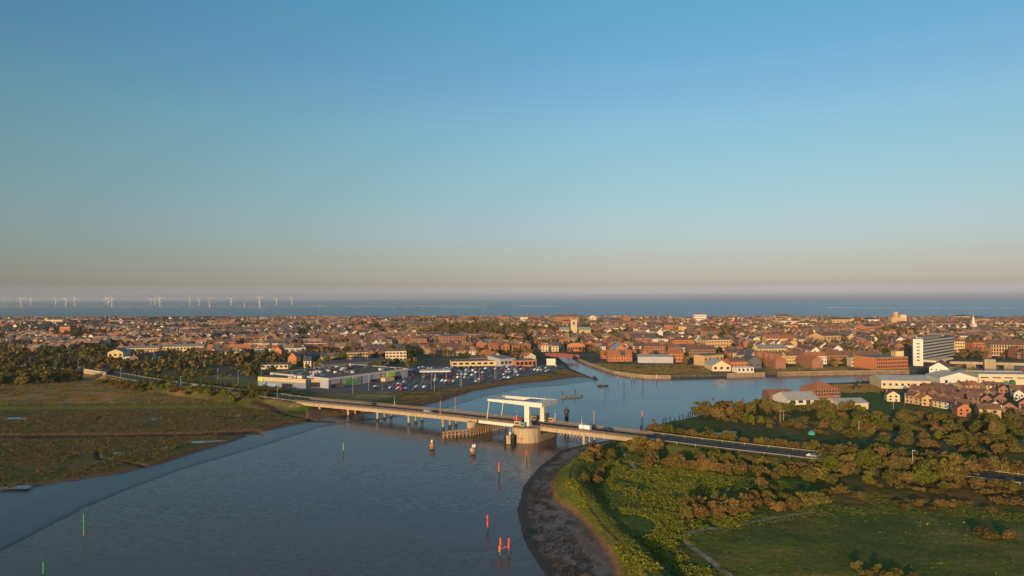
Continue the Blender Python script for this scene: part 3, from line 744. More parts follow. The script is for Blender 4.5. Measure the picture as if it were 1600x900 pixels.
for k, (px, py, lab) in enumerate([(675, 702, 'drum-shaped brown beacon in the river before the fender, a thin lamp on top'), (739, 710, 'drum-shaped brown beacon with pale boards, closer to the main pier')]):
    r = empty('river_beacon', P(px, py, 0)); tag(r, lab, 'beacon', 'drum beacons in the river')
    mb = MB(); mb.cyl((0, 0, -1.2), .95, 4.0, 14); dr = mb.build('drum', mat('rusty_drum', (0.36, 0.18, 0.10), .7, .3, 1.5), r)
    for z in (0.9, 2.55): m2 = MB(); m2.cyl((0, 0, z), 1.05, .22, 14); m2.build('band', TIMBD, dr)
    mb = MB(); mb.cyl((0, 0, -1.2), 1.0, 1.7, 14); mb.build('tide_stain', WEED, dr)
    mb = MB(); mb.cyl((0, 0, 2.8), .55, 1.0, 10, .25); mb.build('lamp_housing', WHITEG, r)
    mb = MB(); mb.tube((0, 0, 3.8), (0, 0, 5.6), .07); mb.build('lamp_pole', DARK, r)
    if k:
        mb = MB(); mb.box((.7, -.4, 2.8), (.5, .6, 1.3)); mb.box((-.6, -.6, 1.5), (.6, .3, .9)); mb.build('warning_board', WHITEP, r)
# channel markers
def marker(px, py, h, hr, m, lab, wd=.5, grp=None, low=TIMBD):
    r = empty('channel_marker', P(px, py, 0)); tag(r, lab, 'channel marker', grp)
    mb = MB(); wd *= .8; mb.tube((0, 0, -1.5), (0, 0, h - hr), wd * .32); mb.build('pile', low, r)
    mb = MB(); mb.cyl((0, 0, h - hr), wd * .5, hr, 12); mb.cyl((0, 0, h), wd * .5, wd * .5, 12, .05); t = mb.build('painted_top', m, r)
    return r
marker(780, 748, 5.2, 2.9, RED, 'red channel marker between the drum beacon and the muddy bank', .75, 'red channel markers')
marker(823, 719, 3.6, 2.0, RED, 'red channel marker closest to the main bridge pier', .7, 'red channel markers')
marker(762, 832, 4.3, 2.9, RED, 'red channel marker standing alone beyond the joined pair', .62, 'red channel markers')
r = empty('channel_marker', P(782, 868, 0)); tag(r, 'two red posts in the water joined by a rail', 'channel marker', 'red channel markers')
for dx, dy, hh in ((0, 0, 4.2), (1.95, .6, 3.9)):
    mb = MB(); mb.tube((dx, dy, -1.5), (dx, dy, 1.6), .17); mb.build('pile', TIMB, r)
    mb = MB(); mb.cyl((dx, dy, 1.5), .27, hh - 1.5, 12, .22); mb.build('painted_top', RED, r)
mb = MB(); mb.bar((0, 0, 1.5), (1.95, .6, 2.1), .16); mb.build('rail', RED, r)
mb = MB(); mb.box((-.25, 0, .9), (.35, .4, 1.4)); mb.build('ladder', mat('orange_paint', (.6, .16, .04), .6, .2, 2), r)
marker(131, 837, 5.4, 4.0, GREEN, 'tall green channel marker off the mudflat', .5, 'green channel markers', mat('weathered_post', (.32, .22, .08), .8, .2, 2))
marker(68, 900, 2.9, 2.4, GREEN, 'short green channel marker, the one farther from the bridge', .45, 'green channel markers')
marker(536.5, 712, 4.6, 2.6, PGREEN, 'slim pale green channel marker between the marsh and the columns', .42, 'green channel markers')
marker(1003.5, 668, 7.6, 2.4, mat('faded_pink', (.5, .16, .16), .6, .2, 2), 'tall dark post with a faded red top by the road past the bridge', .9, 'upriver marker posts')
for px, py, h, m, lab in [(945.5, 616, 4.2, TIMBD, 'dark mooring post just upriver of the moored pontoon'), (975, 613, 6.5, TIMBD, 'tall dark post in the river nearer the quay steps'), (1004.5, 606, 6.5, TIMBD, 'thin dark post midway across the river'),
                          (1026, 600, 6.5, WHITEG, 'pale pile with a dark foot before the quay wall'), (987, 598, 4, REDM, 'faded red post near the quay corner, first of two'), (991, 597, 4, REDM, 'faded red post near the quay corner, second of two'),
                          (965.5, 597, 4, REDM, 'faded red post close under the quay corner'), (944, 590, 4.5, RED, 'bright red post off the grassy spit'), (950, 608, 3, TIMBD, 'short dark post beside the floating platform')]:
    marker(px, py, h, h * .4, m, lab, .6, 'upriver marker posts')
# floating pontoon and a low boat
r = empty('pontoon', P(893.5, 621, 0), 0.5); tag(r, 'grey moored pontoon with two dark posts in the river', 'pontoon')
mb = MB(); mb.prism([(-7, -1.6), (6, -1.9), (8, 0), (6, 1.9), (-7, 1.6)], -.3, .9); mb.build('hull', mat('pontoon_hull', (.16, .15, .14), .7, .2, 1), r, True)
mb = MB(); mb.box((-.4, 0, .903), (12.4, 3.0, .12)); mb.build('deck', mat('pontoon_deck', (.34, .27, .24), .8, .2, 1), r)
for x in (-5.5, 3.5): mb = MB(); mb.tube((x, 1.6, -1), (x, 1.6, 4.2), .22); mb.build('post', TIMBD, r)
r = empty('moored_boat', P(940.5, 603.5, 0), .15); tag(r, 'low dark boat moored off the grassy spit', 'boat')
mb = MB(); mb.prism([(-3.2, -1), (2, -1.1), (4.2, 0), (2, 1.1), (-3.2, 1)], -.3, .8); mb.build('hull', DARK, r, True)
mb = MB(); mb.box((-1, 0, .8), (2.2, 1.3, .7)); mb.build('cabin', TIMB, r)
r = empty('moored_boat', P(1211, 612.5, 0), .1); tag(r, 'white cabin boat moored beyond the riverside trees', 'boat')
mb = MB(); mb.prism([(-3, -1.1), (2, -1.2), (4.4, 0), (2, 1.2), (-3, 1.1)], -.3, .9); mb.build('hull', WHITEP, r, True)
mb = MB(); mb.box((-.8, 0, .9), (2.8, 1.6, 1.1)); mb.build('cabin', WHITEP, r)
# row of mooring posts and timber staging on the park's upriver shore
POSTL = ['alone beside the bridge road', 'first of the close pair', 'second of the close pair', 'after the close pair', 'short and thin in mid row', 'before the middle gap', 'after the middle gap', 'short one before the tall trio', 'tall one of the trio farthest from the trees', 'middle of the tall trio', 'tall one of the trio touching the trees']
for i, (px, py, h) in enumerate([(1001, 671, 2), (1036, 664.5, 3.4), (1040, 663.8, 3.4), (1047, 662, 3.4), (1054, 660.5, 2), (1062, 659, 3.2), (1067, 657.6, 3.2), (1072, 656.5, 2.2), (1075.5, 656, 3.8), (1079, 655, 3.8), (1082, 654, 3.8)]):
    p = P(px, py, 0); mb = MB(); mb.cyl((0, 0, -1.2), .26, h + 1.2, 8); o = mb.build('mooring_post', TIMBD); o.location = p
    tag(o, 'dark timber shore post, ' + POSTL[i], 'post', 'mooring posts by the riverside trees')

# ------------------------------------------------------------------ quay walls
def quay(px, top, lab, m=STONE, th=1.0, z=0):
    pts = resample([P(x, y, 0) for x, y in px], 8)
    o = wall_strip(pts, lambda p: -1.5, lambda p: top, th).build('quay_wall', m, fixn=True); tag(o, lab, 'quay wall')
    c = wall_strip(pts, lambda p: top + .003, lambda p: top + .4, th + .3).build('coping', CONC, o, True)
quay([(1048, 592), (1020, 592), (1000, 590.5), (960, 585), (920, 571), (900, 562)], 2.2, 'curved stone quay wall around the grassy point', CONC_D)
quay([(1195, 588.5), (1136, 590.5)], 2.9, 'tan quay wall beneath the pale riverside boat shed', CONC_D)
quay([(1420, 584.5), (1350, 585.5), (1280, 586.5), (1215, 588)], 2.9, 'long brown quay wall before the brick terraces', STONE)
quay([(1510, 570.5), (1490, 577.5), (1452, 583)], 1.9, 'brown quay wall running from the office block to the road bridge', STONE)
quay([(1750, 587), (1600, 588.5), (1528, 591)], 2.5, 'low quay wall behind the white riverside sheds', CONC_D)

# ------------------------------------------------------------------ buildings
BRICK = mat('red_brick', (0.29, 0.145, 0.092), 0.85, 0.25, 1.2)
ORANGE = mat('orange_brick', (0.44, 0.17, 0.075), 0.85, 0.18, 1.2)
DBRICK = mat('brown_brick', (0.21, 0.125, 0.085), 0.9, 0.25, 1.2)
TAN = mat('tan_brick', (0.48, 0.33, 0.17), 0.85, 0.15, 1.0)
YELL = mat('yellow_render', (0.58, 0.44, 0.22), 0.8, 0.1, 0.8)
CREAM = mat('cream_render', (0.60, 0.49, 0.33), 0.8, 0.12, 0.8)
WREND = mat('white_render', (0.64, 0.60, 0.52), 0.75, 0.08, 0.8)
GREYM = mat('grey_cladding', (0.36, 0.37, 0.39), 0.6, 0.1, 0.6)
DGREY = mat('dark_cladding', (0.12, 0.125, 0.14), 0.6, 0.15, 0.6)
TILE = mat('brown_tiles', (0.185, 0.10, 0.07), 0.9, 0.3, 1.0)
OTILE = mat('orange_tiles', (0.36, 0.14, 0.07), 0.85, 0.2, 1.0)
SLATE = mat('grey_slates', (0.085, 0.085, 0.10), 0.7, 0.25, 1.0)
FLATR = mat('flat_roof_felt', (0.11, 0.11, 0.12), 0.9, 0.3, 0.3)
PALER = mat('pale_sheet_roof', (0.42, 0.40, 0.37), 0.55, 0.12, 0.4)
LGREYR = mat('grey_sheet_roof', (0.22, 0.22, 0.21), 0.6, 0.15, 0.4)
PINKT = mat('pinkish_tiles', (0.34, 0.21, 0.15), 0.9, 0.2, 1.0)
DKT = mat('old_dark_tiles', (0.095, 0.07, 0.06), 0.9, 0.3, 1.0)
GRYT = mat('lichen_tiles', (0.24, 0.20, 0.15), 0.9, 0.3, 1.0)
COPPER = mat('green_copper', (0.20, 0.30, 0.28), 0.6, 0.15, 1)
REDR = mat('red_sheet', (0.34, 0.07, 0.06), 0.6, 0.15, 0.6)
BLUER = mat('blue_grey_sheet', (0.24, 0.34, 0.44), 0.5, 0.12, 0.5)
_win = {}
def winmesh(w_, h_):
    k = (round(w_, 1), round(h_, 1))
    if k not in _win:
        mb = MB(); mb.box((0, -0.03, 0), (k[0], 0.10, k[1])); _win[k] = mb.mesh('window', GLASS)
    return _win[k]
def hmb(W, D, h, roof, rh, wall_m=0):
    """walls and roof of a simple block in local space: x along the front 0..W, y away 0..D"""
    wl = MB(); rf = MB(); ov = 0.35
    if roof == 'flat':
        wl.box((W / 2, D / 2, -1.0), (W, D, h + 1.0)); 
        for a in ((W / 2, .15, W, .3), (W / 2, D - .15, W, .3), (.15, D / 2, .3, D - .6), (W - .15, D / 2, .3, D - .6)):
            rf.box((a[0], a[1], h + .003), (a[2], a[3], 0.5))
        rf.box((W / 2, D / 2, h + .003), (W - .61, D - .61, 0.12), m=1)
    elif roof == 'gable':
        vs = [(0, 0, -1), (W, 0, -1), (W, D, -1), (0, D, -1), (0, 0, h), (W, 0, h), (W, D, h), (0, D, h), (0, D / 2, h + rh), (W, D / 2, h + rh)]
        wl.add(vs, [(0, 1, 5, 4), (2, 3, 7, 6), (1, 2, 6, 9, 5), (3, 0, 4, 8, 7)])
        k = rh / (D / 2) * ov; t = .12
        for s_ in (0, 1):
            y0, y1 = (-ov, D / 2) if s_ == 0 else (D + ov, D / 2)
            a = [(-ov, y0, h - k + t), (W + ov, y0, h - k + t), (W + ov, y1, h + rh + t), (-ov, y1, h + rh + t)]
            b_ = [(x, y, z - t * .9) for x, y, z in a]
            f = [(0, 1, 2, 3), (7, 6, 5, 4), (0, 4, 5, 1), (1, 5, 6, 2), (3, 7, 4, 0)]
            rf.add(a + b_, f)
    elif roof == 'front':   # gable towards the viewer
        vs = [(0, 0, -1), (W, 0, -1), (W, D, -1), (0, D, -1), (0, 0, h), (W, 0, h), (W, D, h), (0, D, h), (W / 2, 0, h + rh), (W / 2, D, h + rh)]
        wl.add(vs, [(0, 1, 5, 8, 4), (2, 3, 7, 9, 6), (1, 2, 6, 5), (3, 0, 4, 7)])
        k = rh / (W / 2) * ov; t = .12
        for s_ in (0, 1):
            x0, x1 = (-ov, W / 2) if s_ == 0 else (W + ov, W / 2)
            a = [(x0, -ov, h - k + t), (x0, D + ov, h - k + t), (x1, D + ov, h + rh + t), (x1, -ov, h + rh + t)]
            b_ = [(x, y, z - t * .9) for x, y, z in a]
            rf.add(a + b_, [(0, 1, 2, 3), (7, 6, 5, 4), (0, 4, 5, 1), (1, 5, 6, 2), (3, 7, 4, 0)])
    elif roof == 'hip':
        wl.box((W / 2, D / 2, -1.0), (W, D, h + 1.0)); o = ov; q = min(D / 2, W / 2)
        if W >= D: r0, r1 = (q, D / 2, h + rh), (W - q, D / 2, h + rh)
        else: r0, r1 = (W / 2, q, h + rh), (W / 2, D - q, h + rh)
        vs = [(-o, -o, h + .003), (W + o, -o, h + .003), (W + o, D + o, h + .003), (-o, D + o, h + .003), r0, r1]
        if W >= D: rf.add(vs, [(0, 1, 5, 4), (1, 2, 5), (2, 3, 4, 5), (3, 0, 4), (3, 2, 1, 0)])
        else: rf.add(vs, [(0, 1, 4), (1, 2, 5, 4), (2, 3, 5), (3, 0, 4, 5), (3, 2, 1, 0)])
    elif roof == 'shed':
        vs = [(0, 0, -1), (W, 0, -1), (W, D, -1), (0, D, -1), (0, 0, h), (W, 0, h), (W, D, h + rh), (0, D, h + rh)]
        wl.add(vs, [(0, 1, 5, 4), (2, 3, 7, 6), (1, 2, 6, 5), (3, 0, 4, 7)])
        rf.add([(-.3, -.3, h + .02), (W + .3, -.3, h + .02), (W + .3, D + .3, h + rh + .05), (-.3, D + .3, h + rh + .05), (-.3, -.3, h + .2), (W + .3, -.3, h + .2), (W + .3, D + .3, h + rh + .25), (-.3, D + .3, h + rh + .25)],
               [(3, 2, 1, 0), (4, 5, 6, 7), (0, 1, 5, 4), (1, 2, 6, 5), (2, 3, 7, 6), (3, 0, 4, 7)])
    elif roof == 'barrel':
        n_ = 10; pr = [(W / 2 - W / 2 * math.cos(math.pi * i / n_), h + rh * math.sin(math.pi * i / n_)) for i in range(n_ + 1)]
        wl.box((W / 2, D / 2, -1.0), (W, D, h + 1.0)); wl.add([(x, 0, z) for x, z in pr] + [(x, D, z) for x, z in pr], [tuple(range(n_ + 1)), tuple(range(2 * n_ + 1, n_, -1))])
        for i in range(n_):
            a, c = pr[i], pr[i + 1]; rf.quad((a[0], -.3, a[1] + .1), (c[0], -.3, c[1] + .1), (c[0], D + .3, c[1] + .1), (a[0], D + .3, a[1] + .1))
    return wl, rf
footprints = []     # (cx, cy, radius)
def building(name, lab, cat, p0, p1, D, h, roof='flat', rh=2.5, wall=BRICK, rf=TILE, wins=None, sidewins=None, chim=0, group=None, coping=None, z=None):
    p0 = PG(*p0) if not isinstance(p0, Vector) else p0; p1 = PG(*p1) if not isinstance(p1, Vector) else p1
    d = p1 - p0; d.z = 0; W = d.length; a = math.atan2(d.y, d.x)
    r = empty(name, (p0.x, p0.y, p0.z if z is None else z), a); tag(r, lab, cat, group)
    wl, rr_ = hmb(W, D, h, roof, rh)
    wo_ = wl.build('wall', wall, r); ro = rr_.build('roof', [coping or rf, rf], r)
    if wins:
        nr, nc, ww, wh = wins[:4]; zb = wins[4] if len(wins) > 4 else 1.0
        fh = (h - zb) / nr if len(wins) < 6 else wins[5]
        k = 0
        for i in range(nr):
            for j in range(nc):
                if k >= 96: break
                k += 1; link('window', winmesh(ww, wh), r, (W * (j + .5) / nc, 0, zb + i * fh + (fh - wh) * .35))
    if sidewins:
        nr, nc, ww, wh = sidewins[:4]; fh = (h - 1.0) / nr
        for i in range(nr):
            for j in range(nc):
                o = link('window', winmesh(ww, wh), r, (W, D * (j + .5) / nc, 1.0 + i * fh + (fh - wh) * .35), math.pi / 2)
    for i in range(chim):
        x = W * (i + .5) / chim; mb = MB(); zz = h + (rh * .55 if roof != 'flat' else 0)
        mb.box((x, D / 2 + .5, zz), (.9, 1.3, 2.6)); mb.cyl((x - .2, D / 2 + .3, zz + 2.6), .13, .4, 6); mb.cyl((x + .2, D / 2 + .8, zz + 2.6), .13, .4, 6)
        mb.build('chimney', DBRICK, ro)
    c = r.location + Matrix.Rotation(a, 3, 'Z') @ Vector((W / 2, D / 2, 0))
    n_ = max(1, int(W / max(D, 1)));
    for i in range(n_):
        q = p0 + d * ((i + .5) / n_) + Matrix.Rotation(a, 3, 'Z') @ Vector((0, D / 2, 0)); footprints.append((q.x, q.y, max(D, W / n_) * .6))
    r['W'] = W
    return r
def hpx(py, n_):      # metres for n pixels of height at the ground row py
    return n_ * (H - 2.3) / (py - 465.3)

# the supermarket
mk = building('supermarket', 'large low supermarket with big green lettering beside the car park', 'supermarket', (513, 607.5), (638, 590), 60, 6.3, 'flat', wall=mat('store_panels', (.36, .37, .40), .6, .08, .3), rf=FLATR, coping=PALER)
W = mk['W']
for i in range(9):
    mb = MB(); mb.box((W * i / 8 * .98 + .8, -.08, 0), (.7, .3, 5.6)); mb.build('pilaster', DGREY, mk)
mb = MB(); mb.box((W / 2, -.2, 5.55), (W + .6, .5, .9)); mb.build('fascia', mat('pale_fascia', (.62, .58, .50), .6, .06, .5), mk)
for x0, x1, z0, z1 in ((2, 10, .3, 2.6), (36, 46, .2, 2.2), (52, 66, .2, 2.4)): mb = MB(); mb.box(((x0 + x1) / 2, -.06, z0), (x1 - x0, .2, z1 - z0)); mb.build('window', GLASS, mk)
def lettering(txt, parent, loc, size, m, rot=(math.pi / 2, 0, 0), name='sign_letters', ext=.08, sx=1.0):
    cu = bpy.data.curves.new(name, 'FONT'); cu.body = txt; cu.size = size; cu.extrude = ext; cu.offset = size * .02; cu.align_x = 'LEFT'
    cu.materials.append(m); tmp = bpy.data.objects.new(name, cu); COL.objects.link(tmp); bpy.context.view_layer.update(); me_ = bpy.data.meshes.new_from_object(tmp.evaluated_get(bpy.context.evaluated_depsgraph_get())); bpy.data.objects.remove(tmp); o = bpy.data.objects.new(name, me_); COL.objects.link(o); o.parent = parent; o.location = loc; o.rotation_euler = rot; o.scale = (sx, 1, 1); return o
SGREEN = mat('sign_green', (.10, .42, .05), .5, .05, 1)
LIME = mat('lime_panel', (.38, .60, .06), .5, .05, 1)
lettering('ASDA', mk, (13.2, -.35, 1.15), 5.0, SGREEN, sx=1.0)
mb = MB(); mb.box((55.5, -.6, 2.7), (7.5, .5, 2.9)); mb.build('lime_sign', LIME, mk)
mb = MB(); mb.box((50.5, -2.2, 0), (9, 4.0, 2.6)); mb.build('porch', YELL, mk)
rng = random.Random(3)
for i in range(26):
    x, y = rng.uniform(4, W - 4), rng.uniform(4, 54); sx, sy, sz = rng.uniform(1.0, 3.6), rng.uniform(1.0, 3), rng.uniform(.7, 1.9)
    mb = MB(); mb.box((x, y, 6.42), (sx, sy, sz)); mb.build('roof_unit', rng.choice([GREYM, PALER, CREAM, DGREY, FLATR]), mk)
for y, hh in ((18, 1.2), (38, 1.5)): mb = MB(); mb.box((W * .6, y, 6.42), (W * .35, 5, hh)); mb.build('roof_lantern', FLATR, mk)
wing = building('supermarket_wing', 'low glass-fronted end block joined to the supermarket, small lime panel at its corner', 'shop wing', (403, 603), (478, 607.5), 42, 5.6, 'flat', wall=mat('wing_cladding', (.20, .23, .28), .5, .1, .5), rf=FLATR, coping=YELL)
W2 = wing['W']
mb = MB(); mb.box((W2 / 2, -.15, 3.7), (W2, .35, 1.7)); mb.build('fascia', mat('tan_fascia', (.50, .40, .26), .7, .1, .6), wing)
mb = MB(); mb.box((3.0, -.45, 3.3), (4.0, .4, 2.4)); mb.build('lime_sign', LIME, wing)
mb = MB(); mb.box((W2 * .62, -.1, .2), (W2 * .22, .2, 2.4)); mb.build('window', GLASS, wing)
mb = MB(); mb.box((W2 * .25, -.1, .4), (W2 * .3, .2, 1.8)); mb.build('window', BLUER, wing)
for i in range(12):
    mb = MB(); mb.box((rng.uniform(4, W2 - 3), rng.uniform(5, 36), 5.72), (rng.uniform(1, 4), rng.uniform(1, 4), rng.uniform(.6, 1.7))); mb.build('roof_unit', rng.choice([GREYM, PALER, DGREY, CREAM]), wing)
b_ = building('entrance_block', 'set-back glazed entrance between the two supermarket blocks', 'entrance', (479, 606), (512, 606), 26, 5.0, 'flat', wall=TAN, rf=FLATR, coping=PALER)
for x0, x1, z0, z1, m in ((1, 9, .3, 3.6, GLASS), (11, 17, .3, 3, BLUER), (19, 25, .3, 2.5, GLASS)): mb = MB(); mb.box(((x0 + x1) / 2, -.1, z0), (x1 - x0, .3, z1 - z0)); mb.build('window', m, b_)

